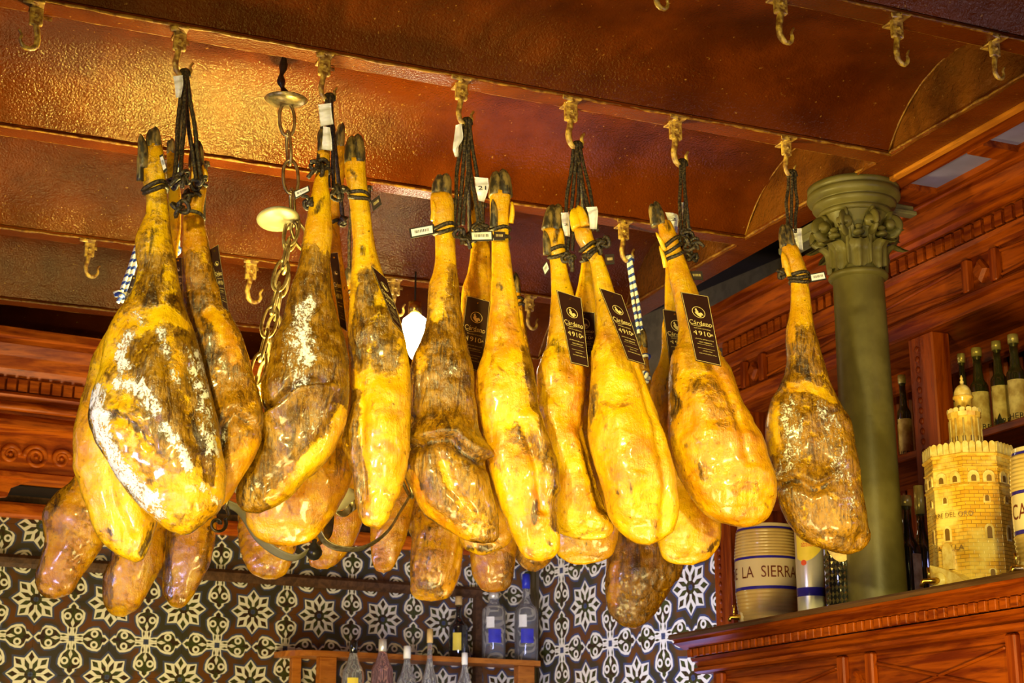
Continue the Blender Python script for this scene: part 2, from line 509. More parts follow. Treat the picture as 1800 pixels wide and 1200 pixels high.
# ------------------------------------------------------------------ the room
H = 3.1253
GX = 2.33
def struct(o): o['kind'] = 'structure'; return o
ceiling = struct(thing('ceiling', 'glossy red-brown ceiling of shallow brick vaults between iron beams', None, (0, 3, H)))
NEAR = [-1.45, -.81, -.17, .47, 1.11, 1.775, 2.43, 3.062, 3.743, 4.483, 5.18, 5.85, 6.5, 7.15, 7.8]
FW = .056
def line_crust(g, p0, p1, r=.004, n=160, seed=0):
    s = np.linspace(0, 1, n)[:, None]
    P = np.array(p0) * (1 - s) + np.array(p1) * s
    rr = r * (.35 + 1.1 * fbm(P, 28, 3, seed))
    P = P + (np.stack([fbm(P, 20, 2, 5 + seed), fbm(P, 22, 2, 8 + seed), fbm(P, 25, 2, 11 + seed)], -1) - .5) * r * 1.2
    g.add(*tube(P, rr, 5))
for k, y in enumerate(NEAR):
    g = Geo()
    x0, x1 = (-3.0, GX)
    g.add(*chamfer(x0, x1, y, y + FW, H, H + .012, .002))
    g.add(boxV(x0, x1, y + .022, y + .034, H + .01, H + .16), BF)
    g.out('iron_beam', M['beam'], ceiling)
    if k and 4 < k < 12:
        c = Geo()
        line_crust(c, (-.3, y + .001, H + .003), (x1, y + .001, H + .003), .0036, seed=k)
        line_crust(c, (-.3, y + FW, H + .003), (x1, y + FW, H + .003), .0025, seed=k + 30)
        c.out('paint_crust', M['crust'], ceiling, True)
    if k + 1 < len(NEAR):
        ya, yb = y + FW, NEAR[k + 1]
        span = yb - ya
        rise = .157 * span / .60
        nseg = 26
        s = np.linspace(0, 1, nseg)
        # segment of a circle
        R = (span ** 2 / 4 + rise ** 2) / (2 * rise)
        yy = ya + span * s
        zz = H + .012 + np.sqrt(np.maximum(R * R - (yy - (ya + yb) / 2) ** 2, 0)) - (R - rise)
        nx = 90 if 4 < k < 12 else 12
        xs = np.linspace(x0, x1, nx)
        V = np.stack(np.broadcast_arrays(xs[None, :], yy[:, None], zz[:, None]), -1).copy()
        nz = (fbm(V, 3.2, 3, k) - .5) * .026 + (fbm(V, 13, 3, k + 3) - .5) * .010
        V[..., 2] += nz * np.sin(s * PI)[:, None]
        mesh('vault', V.reshape(-1, 3), grid_faces(nseg, nx, False)[:, ::-1], M['vault'], ceiling, True)
        if 4 < k < 11:
            # end wall of the vault over the cross girder
            nn_ = 40
            s2 = np.linspace(0, 1, nn_)
            y2_ = ya + span * s2
            z2 = H + .012 + np.sqrt(np.maximum(R * R - (y2_ - (ya + yb) / 2) ** 2, 0)) - (R - rise)
            G2 = []
            for i in range(9):
                f = i / 8.
                G2.append(np.stack([np.full(nn_, GX + .0), y2_, (H - .004) * (1 - f) + (z2 + .006) * f], -1))
            G2 = np.array(G2)
            G2[..., 0] -= (fbm(G2, 14, 4, k + 40) - .35) * .016
            mesh('vault_end_wall', G2.reshape(-1, 3), grid_faces(9, nn_, False)[:, ::-1], M['lunette'], ceiling, True)
            c = Geo()
            P = np.stack([np.full(nn_, GX - .004), y2_, z2], -1)
            P[:, 2] += (fbm(P, 30, 2, 3) - .5) * .01
            c.add(*tube(P, .0026 * (.5 + fbm(P, 40, 2, 9)), 5))
            c.out('paint_crust', M['crust'], ceiling, True)
# cross girder on the column, wood boxing beside it and the strip of pale glossy panels
FCAB = Frame((0, 0, 0), (0, 1, 0), (-1, 0, 0))
g = Geo(); g.add(*chamfer(GX - .004, GX + .088, -1.5, 7.0, H, H + .014, .003)); g.add(boxV(GX + .03, GX + .05, -1.5, 7, H + .01, H + .25), BF)
g.out('cross_girder', M['beam'], ceiling)
c = Geo(); line_crust(c, (GX - .004, 1.6, H + .005), (GX - .004, 6.5, H + .005), .0038, 400, 77); c.out('paint_crust', M['crust'], ceiling, True)
mesh('edge_strip', boxV(GX + .088, GX + .104, 1.2, 3.24, H - .008, H + .03), BF, M['wood_strip'], ceiling)
mesh('soffit_board', boxV(GX + .104, 2.49, 1.2, 3.28, H - .002, H + .02), BF, M['wood_y'], ceiling)
mesh('soffit_board', boxV(2.595, 2.66, 1.2, 3.9, H - .004, H + .02), BF, M['wood_y'], ceiling)
for ya, yb in ((3.225, 3.34), (2.91, 2.97), (2.33, 2.39)):
    mesh('soffit_batten', boxV(2.49, 2.595, ya, yb, H - .006, H + .02), BF, M['wood_y'], ceiling)
for ya, yb in ((2.97, 3.225), (2.39, 2.91), (1.9, 2.33)):
    mesh('soffit_panel', boxV(2.47, 2.61, ya, yb, H + .012, H + .02), BF, M['panel'], ceiling)
mesh('void_shade_board', boxV(GX + .1, 3.4, -1.5, 7, H + .26, H + .3), BF, M['black'], ceiling)  # black board paints the darkness of the open space above the cabinet
struct(mesh('floor', boxV(-3.1, 3.6, -3, 8.5, -.1, 0), BF, plain('dark_stone_floor', (.16, .08, .035), .35, vs=3))).data
struct(mesh('wall_left', boxV(-3.2, -3.1, -3, 8.5, 0, 3.5), BF, plain('warm_plaster', (.50, .26, .08), .7)))

# ------------------------------------------------------------------ tiled walls
def wall_frame(pa, da, pb, db):
    A = EYE + ray(*pa) * da; B = EYE + ray(*pb) * db
    u = B - A; u[2] = 0; L = np.linalg.norm(u); u /= L
    return Frame(A * [1, 1, 0], u, (u[1], -u[0], 0)), (A[2] + B[2]) / 2, L
FB, zB, LB = wall_frame((63, 1053), 5.62, (779, 1095), 6.39)
FR, zR, LR = wall_frame((949, 1079), 6.58, (1215, 1032), 6.58 * .873)
sB, sR = LB / 6, LR / 3
# where the two walls meet
A2 = np.array([[FB.u[0], -FR.u[0]], [FB.u[1], -FR.u[1]]])
uu = np.linalg.solve(A2, (FR.o - FB.o)[:2])
UB, UR = uu
def tiled(name, fr, z0, s, sv, ua, ub, ka, kb, corner=None):
    w = struct(mesh(name, fr(boxV(ua, ub, -.12, -.010, 0, 3.45)), BF, M['black_wall']))
    mesh('grout_bed', fr(boxV(ua, ub, -.011, -.004, 1.4, z0 + kb * sv)), BF, M['grout'], w)
    hs, hv = s / 2 - .0008, sv / 2 - .0008
    V, Fc = chamfer(-.5, .5, -.5, .5, -.5, .5, .012)
    me = {}
    for a in (0, 1):
        for b in (0, 1):
            W_ = V * [hs, .008, hv]
            uv = V[:, [0, 2]] + .5
            if a: uv[:, 0] = 1 - uv[:, 0]
            if b: uv[:, 1] = 1 - uv[:, 1]
            x = bpy.data.meshes.new('tile'); x.from_pydata(W_.tolist(), [], Fc); x.update()
            l = x.uv_layers.new(name='UVMap')
            for lp in x.loops: l.data[lp.index].uv = uv[lp.vertex_index]
            x.materials.append(M['tile']); me[a, b] = x
    i0, i1 = math.ceil(ua / (s / 2)), math.floor(ub / (s / 2))
    for k in range(ka, kb):
        for i in range(i0, i1):
            c = fr([[(i + .5) * s / 2, -.001 + .0012 * random.random(), z0 + (k + .5) * sv / 2]])[0]
            link('tile', me[i % 2, k % 2], w, c, (random.uniform(-.003, .003), 0, fr.ang + random.uniform(-.003, .003)))
    return w
wall_back = tiled('wall_back', FB, zB, sB, sB * .96, -.42, UB, -3, 4)
q_ = [FB.hit(x, y, -.006) for x, y in ((50, 551), (62, 549), (79, 552), (77, 562), (73, 570), (70, 580), (66, 575), (62, 565), (54, 560))]
A_ = FB(np.array(q_)); k_ = len(q_)
mesh('bare_plaster_patch', np.concatenate([A_, A_ - FB.n * .004]), [list(range(k_))] + [[i, (i + 1) % k_, k_ + (i + 1) % k_, k_ + i] for i in range(k_)], plain('bare_plaster', (.62, .48, .16), .7), wall_back)
wall_right = tiled('wall_right', FR, zR, sR, sR * .93, UR, UR + 2.0, -4, 5)

def rr(fr, n, *pts): return [fr.hit(x, y, n) for x, y in pts]

# moulding on the tiled wall: a dado rail that turns down at its right end
g = Geo()
a, b = FB.hit(0, 972, .02), FB.hit(846, 1049, .02)
prof = [(-.0, -.022), (.018, -.026), (.030, -.012), (.034, .006), (.024, .018), (.0, .022)]
zr_ = (a[2] + b[2]) / 2
g.add(*prism(FB, [(n, zr_ + z) for n, z in prof], -.42, b[0]))
rail = g.out('trim_1', M['wood_dark'], None)
struct(rail)
mesh('upright', FB(boxV(b[0] - .03, b[0], 0, .03, 1.4, zr_ + .02)), BF, M['wood_dark'], rail)

# ------------------------------------------------------------------ carved wooden canopy on the back wall
NC = .36
can = thing('wooden_canopy', 'carved red-brown wooden cornice with dentils along the back wall above the tiles', 'cornice', FB([[.6, .2, 2.6]])[0])
zt = FB.hit(0, 580, NC)[2]
px = .00208
def zc(y): return FB.hit(0, y, NC)[2]
U0, U1 = -.42, UB - .02
mesh('top_moulding', *prism(FB, [(0.02, zt), (NC + .06, zt), (NC + .06, zc(594)), (NC + .045, zc(598)), (NC + .045, zc(607)), (NC + .02, zc(625)), (NC, zc(645)), (NC - .02, zc(657)), (0.02, zc(657))], U0, U1), M['wood_u'], can)
mesh('frieze_board', *prism(FB, [(.02, zc(657)), (NC - .03, zc(657)), (NC - .03, zc(740)), (.02, zc(740))], U0, U1), M['wood_u'], can)
dent_me = None
def dent_row(fr, parent, u0, u1, step, wd, n0, n1, z0, z1, mat, name='dentil'):
    V, Fc = chamfer(-wd / 2, wd / 2, (n0 - n1) / 2, (n1 - n0) / 2, (z0 - z1) / 2, (z1 - z0) / 2, .0012)
    x = bpy.data.meshes.new(name); x.from_pydata(V.tolist(), [], Fc); x.update(); x.materials.append(mat)
    u = u0
    while u < u1:
        c = fr([[u, (n0 + n1) / 2, (z0 + z1) / 2]])[0]
        link(name, x, parent, c, (0, 0, fr.ang))
        u += step
du = FB.hit(80, 670, NC)[0] - FB.hit(60, 670, NC)[0]
dent_row(FB, can, U0 + .01, min(U1, 2.2), du, du * .80, NC - .03, NC - .008, zc(682), zc(661), M['wood_u'])
mesh('lower_moulding', *prism(FB, [(.02, zc(684)), (NC - .012, zc(684)), (NC, zc(690)), (NC - .02, zc(700)), (NC - .028, zc(722)), (NC - .018, zc(726)), (NC - .005, zc(734)), (NC - .005, zc(744)), (NC - .05, zc(752)), (.02, zc(752))], U0, U1), M['wood_u'], can)
mesh('carved_band', *prism(FB, [(.02, zc(752)), (NC - .055, zc(752)), (NC - .055, zc(818)), (NC - .04, zc(822)), (NC - .04, zc(832)), (.02, zc(832))], U0, U1), M['wood_u'], can)
# raised oval wood swell and scroll carvings
for k in range(4):
    u = FB.hit(70, 640, NC)[0] + (k - 1) * .62
    V, Fc = lathe([(0, -.30), (.03, -.26), (.036, 0), (.03, .26), (0, .30)], 10)
    V = V[:, [2, 0, 1]] * [1, .5, .45]
    mesh('raised_lozenge', FB(V + [u, NC - .012, zc(710)]), Fc, M['wood_u'], can, True)
sp = np.linspace(0, 1, 40)
for k in range(24):
    u = FB.hit(25, 790, NC)[0] + (k - 3) * .085
    zc0 = zc(792) + (.004 if k % 2 else 0)
    R = .040 if k % 2 == 0 else .030
    aa = sp * 2 * PI * 1.6
    P = np.stack([u + (R * (1 - .62 * sp)) * np.cos(aa) * (1 if k % 2 else -1), np.full(40, NC - .052), zc0 + R * (1 - .62 * sp) * np.sin(aa)], -1)
    V, Fc = tube(FB(P), .0100 * (1 - .4 * sp), 8)
    mesh('carved_scroll', V, Fc, M['wood_u'], can, True)
    V, Fc = lathe([(0, -.008), (.007, -.004), (.008, .002), (0, .008)], 8)
    mesh('carved_bud', FB(V[:, [0, 2, 1]] + [u, NC - .05, zc0]), Fc, M['wood_u'], can, True)
# shaped bracket boards hanging under the carved band
for u in (FB.hit(-10, 850, NC - .05)[0], FB.hit(-10, 850, NC - .05)[0] + 1.25, FB.hit(-10, 850, NC - .05)[0] + 2.2):
    pr = [(-.11, 832), (.13, 832), (.10, 838), (.055, 850), (.045, 866), (.02, 868), (-.01, 866), (-.11, 866)]
    A = np.array([[u + p[0], NC - .05, zc(p[1])] for p in pr]); B = A + [0, -.03, 0]
    n = len(pr)
    Fc = [list(range(n))[::-1], list(range(n, 2 * n))] + [[i, (i + 1) % n, n + (i + 1) % n, n + i] for i in range(n)]
    mesh('bracket_board', FB(np.concatenate([A, B])), Fc, M['wood_u'], can)
mesh('soffit_shade_sheet', *prism(FB, [(.004, zc(833)), (.20, zc(833)), (.20, zc(834) - .002), (.004, zc(834) - .002)], U0, U1), M['black'], can)  # black sheet painting the shade under the canopy
zra, zrb = FB.hit(0, 880, .03)[2], FB.hit(0, 906, .03)[2]
mesh('lower_rail', *prism(FB, [(.0, zrb), (.03, zrb), (.034, zrb + .01), (.034, zra - .01), (.03, zra), (.0, zra)], U0, U1), M['wood_u'], can)
mesh('backing_panel', *prism(FB, [(.0, zra), (.012, zra), (.012, zc(833)), (.0, zc(833))], U0, U1), M['wood_dark'], can)

# ------------------------------------------------------------------ wall shelf with its bottles (back, centre)
def zat(fr, n, x, y): return fr.hit(x, y, n)[2]
SN = .17
su0, su1 = FB.hit(512, 1150, SN)[0], FB.hit(950, 1150, SN)[0]
sz = zat(FB, SN, 760, 1152)
shelf = thing('wall_shelf', 'orange-brown wooden shelf with rounded left end on the tiled wall', 'shelf', FB([[(su0 + su1) / 2, 0, sz]])[0])
pl = [(su0, .0)] + [(su0 + .10 - .10 * math.cos(a), SN - .12 + .12 * math.sin(a)) for a in np.linspace(0, PI / 2, 9)] + [(su1, SN), (su1 + .03, SN - .05), (su1 + .03, 0)]
A = np.array([[p[0], p[1], sz] for p in pl]); B = A + [0, 0, -.020]; n = len(pl)
mesh('shelf_board', FB(np.concatenate([A, B])), [list(range(n)), list(range(n, 2 * n))[::-1]] + [[i, n + i, n + (i + 1) % n, (i + 1) % n] for i in range(n)], M['shelf_wood'], shelf)
for x0, x1, n0, n1 in ((514, 530, .02, .05), (563, 592, .10, .14), (912, 940, .10, .14)):
    ua, ub = FB.hit(x0, 1170, n1)[0], FB.hit(x1, 1170, n1)[0]
    mesh('support_post', FB(chamfer(ua, ub, n0, n1, 1.62, sz - .02, .002)[0]), chamfer(ua, ub, n0, n1, 1.62, sz - .02, .002)[1], M['shelf_wood'], shelf)
lowshelf = mesh('counter_shelf', FB(boxV(su0 - .1, su1 + .2, .0, .42, 1.58, 1.62)), BF, M['shelf_wood'])
tag(lowshelf, 'wooden counter ledge below the wall shelf carrying the clear bottles', 'shelf')

def glass(name, col, rough=.08, tr=1.):
    t = NT(name); t.set(Base_Color=col, Roughness=rough); t.b.inputs['Transmission Weight'].default_value = tr; t.b.inputs['IOR'].default_value = 1.3
    return t.m
M['clear'] = glass('clear_bottle_glass', (.80, .80, .76), .05, .9)
M['pinkglass'] = glass('pink_bottle_glass', (.75, .45, .42), .05, .9)
M['dkglass'] = plain('dark_green_bottle_glass', (.035, .040, .010), .08, spec=.9, dark=(.018, .014, .004), coat=.5)
M['blkglass'] = plain('black_bottle_glass', (.012, .012, .010), .08, spec=.9, coat=.5)
M['cap'] = plain('yellow_brass_cap', (.62, .50, .12), .3, metal=.4)
M['cork'] = plain('cork_stopper', (.62, .40, .12), .7)
M['silver'] = plain('brushed_silver', (.80, .74, .55), .28, metal=.55, var=.05)
M['bluecap'] = plain('blue_cap', (.03, .04, .42), .3)
M['label_cream'] = plain('aged_cream_label', (.90, .70, .24), .6, dark=(.55, .34, .08), vs=28)
M['label_white'] = plain('white_label', (.82, .78, .60), .5, var=.1)
M['label_blue'] = plain('blue_label', (.05, .05, .42), .4)
M['label_yellow'] = plain('yellow_label', (.90, .68, .06), .45, var=.1)
M['label_red'] = plain('red_label', (.85, .06, .10), .45)
M['red'] = plain('red_print', (.75, .10, .02), .5)
M['brown_ink'] = plain('brown_glaze_lettering', (.16, .035, .015), .3)

def patch(c, r, a0, a1, z0, z1, n=12, ragged=0, seed=0, thick=.0006):
    a = np.linspace(a0, a1, n)
    R = r + thick
    lo = np.full(n, z0); hi = np.full(n, z1)
    if ragged:
        rn = np.random.RandomState(seed)
        lo = lo + rn.rand(n) * ragged * (z1 - z0)
    V = np.concatenate([np.stack([R * np.cos(a), R * np.sin(a), lo], -1), np.stack([R * np.cos(a), R * np.sin(a), hi], -1)]) + np.array(c)
    return V, [[i, i + 1, n + i + 1, n + i] for i in range(n - 1)]
TXT = {}
def text_geo(s, size=1.):
    if s not in TXT:
        cu = bpy.data.curves.new('t', 'FONT'); cu.body = s; cu.align_x = 'CENTER'; cu.align_y = 'CENTER'; cu.resolution_u = 3
        o = bpy.data.objects.new('t', cu); C.objects.link(o)
        bpy.context.view_layer.update()
        me = bpy.data.meshes.new_from_object(o.evaluated_get(bpy.context.evaluated_depsgraph_get()))
        V = np.array([v.co[:] for v in me.vertices]); Fc = [list(p.vertices) for p in me.polygons]
        bpy.data.objects.remove(o, do_unlink=True); bpy.data.meshes.remove(me); bpy.data.curves.remove(cu)
        V -= (V.max(0) + V.min(0)) / 2
        TXT[s] = (V, Fc)
    V, Fc = TXT[s]
    return V * size, Fc
def bend_text(s, width, height, c, r, ang, z, off=.0012):
    V, Fc = text_geo(s)
    e = V.max(0) - V.min(0)
    x, y = V[:, 0] / e[0] * width, V[:, 1] / e[1] * height
    a = ang + x / r
    return np.stack([(r + off) * np.cos(a), (r + off) * np.sin(a), z + y], -1) + np.array(c), Fc
def to_cam(p):
    d = EYE - np.asarray(p); return math.atan2(d[1], d[0])

def bottle(label, base, h, r, glassm, capm, group=None, neck=.33, nr=.27, capz=.10, lab=None, shoulder=.12, labels=(), text=None, nm='bottle', seed=0):
    """base: point under the bottle; lab: (material, z0, z1, half angle, turn)"""
    b = np.array(base, float)
    t_ = thing(nm, label, 'bottle', b, group)
    zn = h * (1 - neck)
    pr = [(0, 0), (r * .9, 0), (r, h * .02), (r, zn - h * shoulder), (r * .93, zn - h * shoulder * .6), (r * .6, zn - h * .02), (r * nr * 1.15, zn + h * .05), (r * nr, zn + h * .10), (r * nr, h * (1 - capz)), (0, h * (1 - capz))]
    P = [pr[0], pr[1], pr[2]] + [tuple(q) for q in catmull(pr[3:8], 14)] + [pr[8], pr[9]]
    V, Fc = lathe(P, 20, b); mesh('glass_body', V, Fc, glassm, t_, True)
    cr = r * nr * 1.22
    V, Fc = lathe([(0, h * (1 - capz) - .001), (cr, h * (1 - capz) - .001), (cr * 1.04, h * (1 - capz * .5)), (cr, h * .995), (0, h)], 14, b)
    mesh('cap', V, Fc, capm, t_, True)
    ca = to_cam(b)
    for (lm, z0, z1, ha, turn, rag) in labels:
        V, Fc = patch(b, r, ca + turn - ha, ca + turn + ha, h * z0, h * z1, 12, rag, seed)
        lo = mesh('label', V, Fc, lm, t_, True)
    if text:
        s, z, tw, thh, turn, tm = text
        V, Fc = bend_text(s, tw, thh, b, r, ca + turn, h * z)
        mesh('lettering', V, Fc, tm, t_)
    return t_
def at_shelf(fr, n, x, zbase):
    p = fr.hit(x, 1100, n); return fr([[p[0], n, zbase]])[0]
def size_at(base, hpx): return hpx * DEP(base) / F
# on the wall shelf
for x, ytop, wpx, spec in ((806, 1046, 34, 0), (868, 1036, 42, 1), (925, 1002, 42, 1)):
    b = at_shelf(FB, .10, x, sz)
    yb = 1152
    hh = size_at(b, yb - ytop) * 1.03; r = size_at(b, wpx) / 2
    if spec == 0:
        bottle('dark bottle with a yellow label and cork on the wall shelf', b, hh, r, M['blkglass'], M['cork'], None, .40, .30, .14, labels=[(M['label_yellow'], .12, .40, .45, -.15, 0)])
    elif x == 868:
        bottle('clear rounded bottle with a small blue label left of the blue-capped one', b, hh, r, M['clear'], M['silver'], 'clear spirit bottles on the wall shelf', .18, .34, .10, labels=[(M['label_blue'], .24, .44, .55, .1, 0), (M['label_white'], .46, .62, .35, -.3, 0)])
    else:
        bottle('clear spirit bottle with a blue cap at the right end of the wall shelf', b, hh, r, M['clear'], M['bluecap'], 'clear spirit bottles on the wall shelf', .34, .28, .17, labels=[(M['label_blue'], .20, .36, .55, .1, 0), (M['label_white'], .38, .52, .35, -.3, 0)])
# on the counter ledge below
low = [(622, 1124, 40, 'round clear bottle with a black neck, leftmost below the wall shelf', M['clear'], M['blkglass'], [(M['label_yellow'], .60, .74, .5, 0, 0)], .14),
       (673, 1122, 40, 'pinkish square-shouldered bottle with a red label and silver stopper', M['pinkglass'], M['silver'], [(M['label_red'], .30, .68, .4, .3, 0), (M['label_white'], .35, .68, .3, -.5, 0)], .13),
       (716, 1134, 36, 'clear bottle with a white neck and pale label, between the pink and the tall bottle', M['clear'], M['label_white'], [(M['label_white'], .40, .68, .5, 0, 0)], .17),
       (756, 1104, 30, 'tall slim clear bottle with an orange stopper below the wall shelf', M['clear'], M['cork'], [(M['silver'], .30, .55, .4, 0, 0)], .25),
       (817, 1146, 30, 'clear bottle with a cream cap, rightmost below the wall shelf', M['clear'], M['label_white'], [(M['silver'], .40, .60, .3, 0, 0)], .16)]
for x, yt, wpx, lb, gm, cm, ls, nk in low:
    p = FB.hit(x, yt, .30); b = FB([[p[0], .30, 1.62]])[0]
    bottle(lb, b, p[2] - 1.62, size_at(b, wpx) / 2, gm, cm, 'bottles below the wall shelf', nk, .30, .09, labels=ls)

# ------------------------------------------------------------------ bar cabinet on the right: lower cornice with its ledge
XF = 2.20
def zx(x, y, X): return float(PA(x, y, 0, X)[2])
def yx(x, y, X): return float(PA(x, y, 0, X)[1])
ZL = zx(1500, 1056, XF)
YE = yx(1176, 1113, XF)
cab = thing('bar_cornice', 'red-brown wooden bar cornice with dentils whose top ledge carries the jars', 'cornice', (2.6, 3.0, ZL))
def zl(y): return zx(1700, y, XF)
y0c = 1.7
def cprof(name, prof, mat=None, ya=y0c, yb=YE, parent=cab):
    V, Fc = prism(FCAB, [(-x, z) for x, z in prof], ya, yb)
    return mesh(name, V, [f[::-1] for f in Fc], mat or M['wood_y'], parent)
cprof('ledge_board', [(3.0, ZL), (XF, ZL), (XF - .004, ZL - .006), (XF, zl(1031)), (3.0, zl(1031))], M['wood_dark'])
cprof('crown_moulding', [(3.0, zl(1031)), (XF + .004, zl(1031)), (XF + .010, zl(1036)), (XF + .006, zl(1041)), (XF + .026, zl(1048)), (XF + .040, zl(1054)), (3.0, zl(1054))], None, y0c, YE - .01)
cprof('dentil_backing', [(3.0, zl(1054)), (XF + .056, zl(1054)), (XF + .056, zl(1077)), (3.0, zl(1077))], M['wood_dark'], y0c, YE - .04)  # darker wood paints in the shade between the dentils
cprof('fillet_moulding', [(3.0, zl(1077)), (XF + .040, zl(1077)), (XF + .045, zl(1084)), (XF + .055, zl(1086)), (XF + .062, zl(1096)), (XF + .050, zl(1100)), (XF + .050, zl(1108)), (XF + .060, zl(1112)), (3.0, zl(1112))], None, y0c, YE - .045)
cprof('frieze_board', [(3.0, zl(1112)), (XF + .085, zl(1112)), (XF + .085, 1.70), (3.0, 1.70)], None, y0c, YE - .09)
dent_row(FCAB, cab, 2.3, YE - .045, .0335, .0215, -(XF + .054), -(XF + .034), zl(1074), zl(1055), M['wood_y'])
XP = XF + .085
stiles = [1272, 1487, 1537]
for x in stiles + [1790, 1840]:
    yc = yx(x, 1190, XP)
    V, Fc = chamfer(XP - .016, XP + .002, yc - .016, yc + .016, 1.71, zl(1114), .004)
    mesh('frieze_stile', V, Fc, M['wood_z'], cab)
ztop, zbot = zl(1120), zl(1120) - .115
def strip(xa, pa, pb, wd, parent, mat, name='cross_strip'):
    pa, pb = np.array(pa), np.array(pb)
    d = pb - pa; L = np.hypot(*d); a = math.atan2(d[1], d[0])
    V, Fc = chamfer(-.006, .001, -L / 2, L / 2, -wd / 2, wd / 2, .0025)
    R = np.array([[1, 0, 0], [0, math.cos(a), -math.sin(a)], [0, math.sin(a), math.cos(a)]])
    V = V @ R.T + [xa, (pa[0] + pb[0]) / 2, (pa[1] + pb[1]) / 2]
    mesh(name, V, Fc, mat, parent)
def diamond(xa, yc, zc_, s, d, parent, mat):
    V = np.array([[xa, yc - s, zc_], [xa, yc, zc_ - s * 1.25], [xa, yc + s, zc_], [xa, yc, zc_ + s * 1.25]])
    W_ = V.copy(); W_[:, 0] -= d * .55
    Y_ = np.array([[xa - d, yc, zc_]]) + (W_ - [xa, yc, zc_]) * [0, .72, .72]
    VV = np.concatenate([V, W_, Y_])
    Fc = [[i, (i + 1) % 4, 4 + (i + 1) % 4, 4 + i] for i in range(4)] + [[4 + i, 4 + (i + 1) % 4, 8 + (i + 1) % 4, 8 + i] for i in range(4)] + [[8, 9, 10, 11]]
    mesh('diamond_block', VV, [f[::-1] for f in Fc], mat, parent)
ys = [yx(x, 1190, XP) for x in (1272, 1487, 1537, 1790)]
for ya, yb in ((ys[1], ys[0]), (ys[3], ys[2])):
    ya += .022; yb -= .022
    V, Fc = chamfer(XP - .005, XP + .002, ya, yb, zbot, ztop - .01, .003); mesh('frieze_panel', V, Fc, M['wood_y'], cab)
    strip(XP - .006, (ya, zbot + .01), (yb, ztop - .02), .007, cab, M['wood_y'])
    strip(XP - .006, (ya, ztop - .02), (yb, zbot + .01), .007, cab, M['wood_y'])
diamond(XP, (ys[1] + ys[2]) / 2, (ztop + zbot) / 2 + .004, .018, .020, cab, M['wood_y'])
mesh('frieze_panel', boxV(XP - .004, XP + .002, ys[0] + .03, YE - .10, zbot, ztop - .01), BF, M['wood_y'], cab)

# ------------------------------------------------------------------ upper bottle cabinet
XU = 2.66
ub = thing('bottle_cabinet', 'tall red-brown carved bottle cabinet standing on the bar ledge behind the column', 'cabinet', (2.85, 3.2, ZL))
YU = yx(1262, 560, XU)
def zu(y): return zx(1720, y, XU)
def uprof(name, prof, mat=None, ya=1.7, yb=YU):
    V, Fc = prism(FCAB, [(-x, z) for x, z in prof], ya, yb)
    return mesh(name, V, [f[::-1] for f in Fc], mat or M['wood_y'], ub)
uprof('top_cornice', [(3.05, zu(308)), (XU - .05, zu(308)), (XU - .05, zu(326)), (XU - .042, zu(330)), (XU - .046, zu(340)), (XU - .030, zu(356)), (XU - .010, zu(368)), (XU - .014, zu(376)), (XU - .002, zu(382)), (3.05, zu(382))], None, 1.7, YU + .04)
uprof('dentil_backing', [(3.05, zu(382)), (XU + .016, zu(382)), (XU + .016, zu(416)), (3.05, zu(416))])
uprof('fillet_moulding', [(3.05, zu(416)), (XU + .002, zu(416)), (XU + .006, zu(424)), (XU + .014, zu(427)), (XU + .014, zu(432)), (XU + .022, zu(440)), (3.05, zu(440))])
uprof('frieze_board', [(3.05, zu(440)), (XU + .030, zu(440)), (XU + .030, zu(503)), (3.05, zu(503))])
uprof('lintel_moulding', [(3.05, zu(503)), (XU + .012, zu(503)), (XU + .004, zu(508)), (XU + .004, zu(514)), (XU + .018, zu(519)), (XU + .030, zu(528)), (XU + .030, zu(534)), (3.05, zu(534))])
dent_row(FCAB, ub, 2.0, YU - .01, .040, .027, -(XU + .018), -(XU + .001), zu(412), zu(386), M['wood_y'])
XQ = XU + .030
za_, zb_ = zu(500), zu(443)
dcs = [yx(1713, 467, XU), ]
pitch = yx(1316, 655, XU) - dcs[0]
for k in (-1, 0, 1):
    yc = dcs[0] + k * pitch
    diamond(XQ, yc, (za_ + zb_) / 2, .026, .022, ub, M['wood_y'])
    for s in (-1, 1):
        V, Fc = chamfer(XQ - .022, XQ + .002, yc + s * .055 - .013, yc + s * .055 + .013, za_ - .002, zb_ + .002, .004)
        mesh('frieze_stile', V, Fc, M['wood_z'], ub)
    ya, yb = yc + .075, yc + pitch - .075
    V, Fc = chamfer(XQ - .006, XQ + .002, ya, yb, za_ + .006, zb_ - .006, .003); mesh('frieze_panel', V, Fc, M['wood_y'], ub)
    strip(XQ - .007, (ya, za_ + .010), (yb, zb_ - .010), .008, ub, M['wood_y'])
    strip(XQ - .007, (ya, zb_ - .010), (yb, za_ + .010), .008, ub, M['wood_y'])
ZT = zu(534)
mesh('back_board', boxV(3.0, 3.03, 1.7, YU, ZL, ZT), BF, M['wood_z'], ub)
for y in np.arange(1.8, YU, .062):
    V, Fc = chamfer(2.985, 3.0, y, y + .05, ZL, ZT, .006); mesh('back_slat', V, Fc, M['wood_z'], ub)
mesh('side_panel', boxV(XU + .05, 3.03, YU - .03, YU - .005, ZL, ZT), BF, M['wood_z'], ub)
ZS = zx(1723, 756, 2.72)
V, Fc = chamfer(2.715, 3.0, 1.7, YU - .03, ZS - .022, ZS, .003); mesh('shelf_board', V, Fc, M['wood_y'], ub)
mesh('inner_rail', boxV(2.90, 2.92, 1.7, YU - .03, ZT - .06, ZT), BF, M['wood_y'], ub)
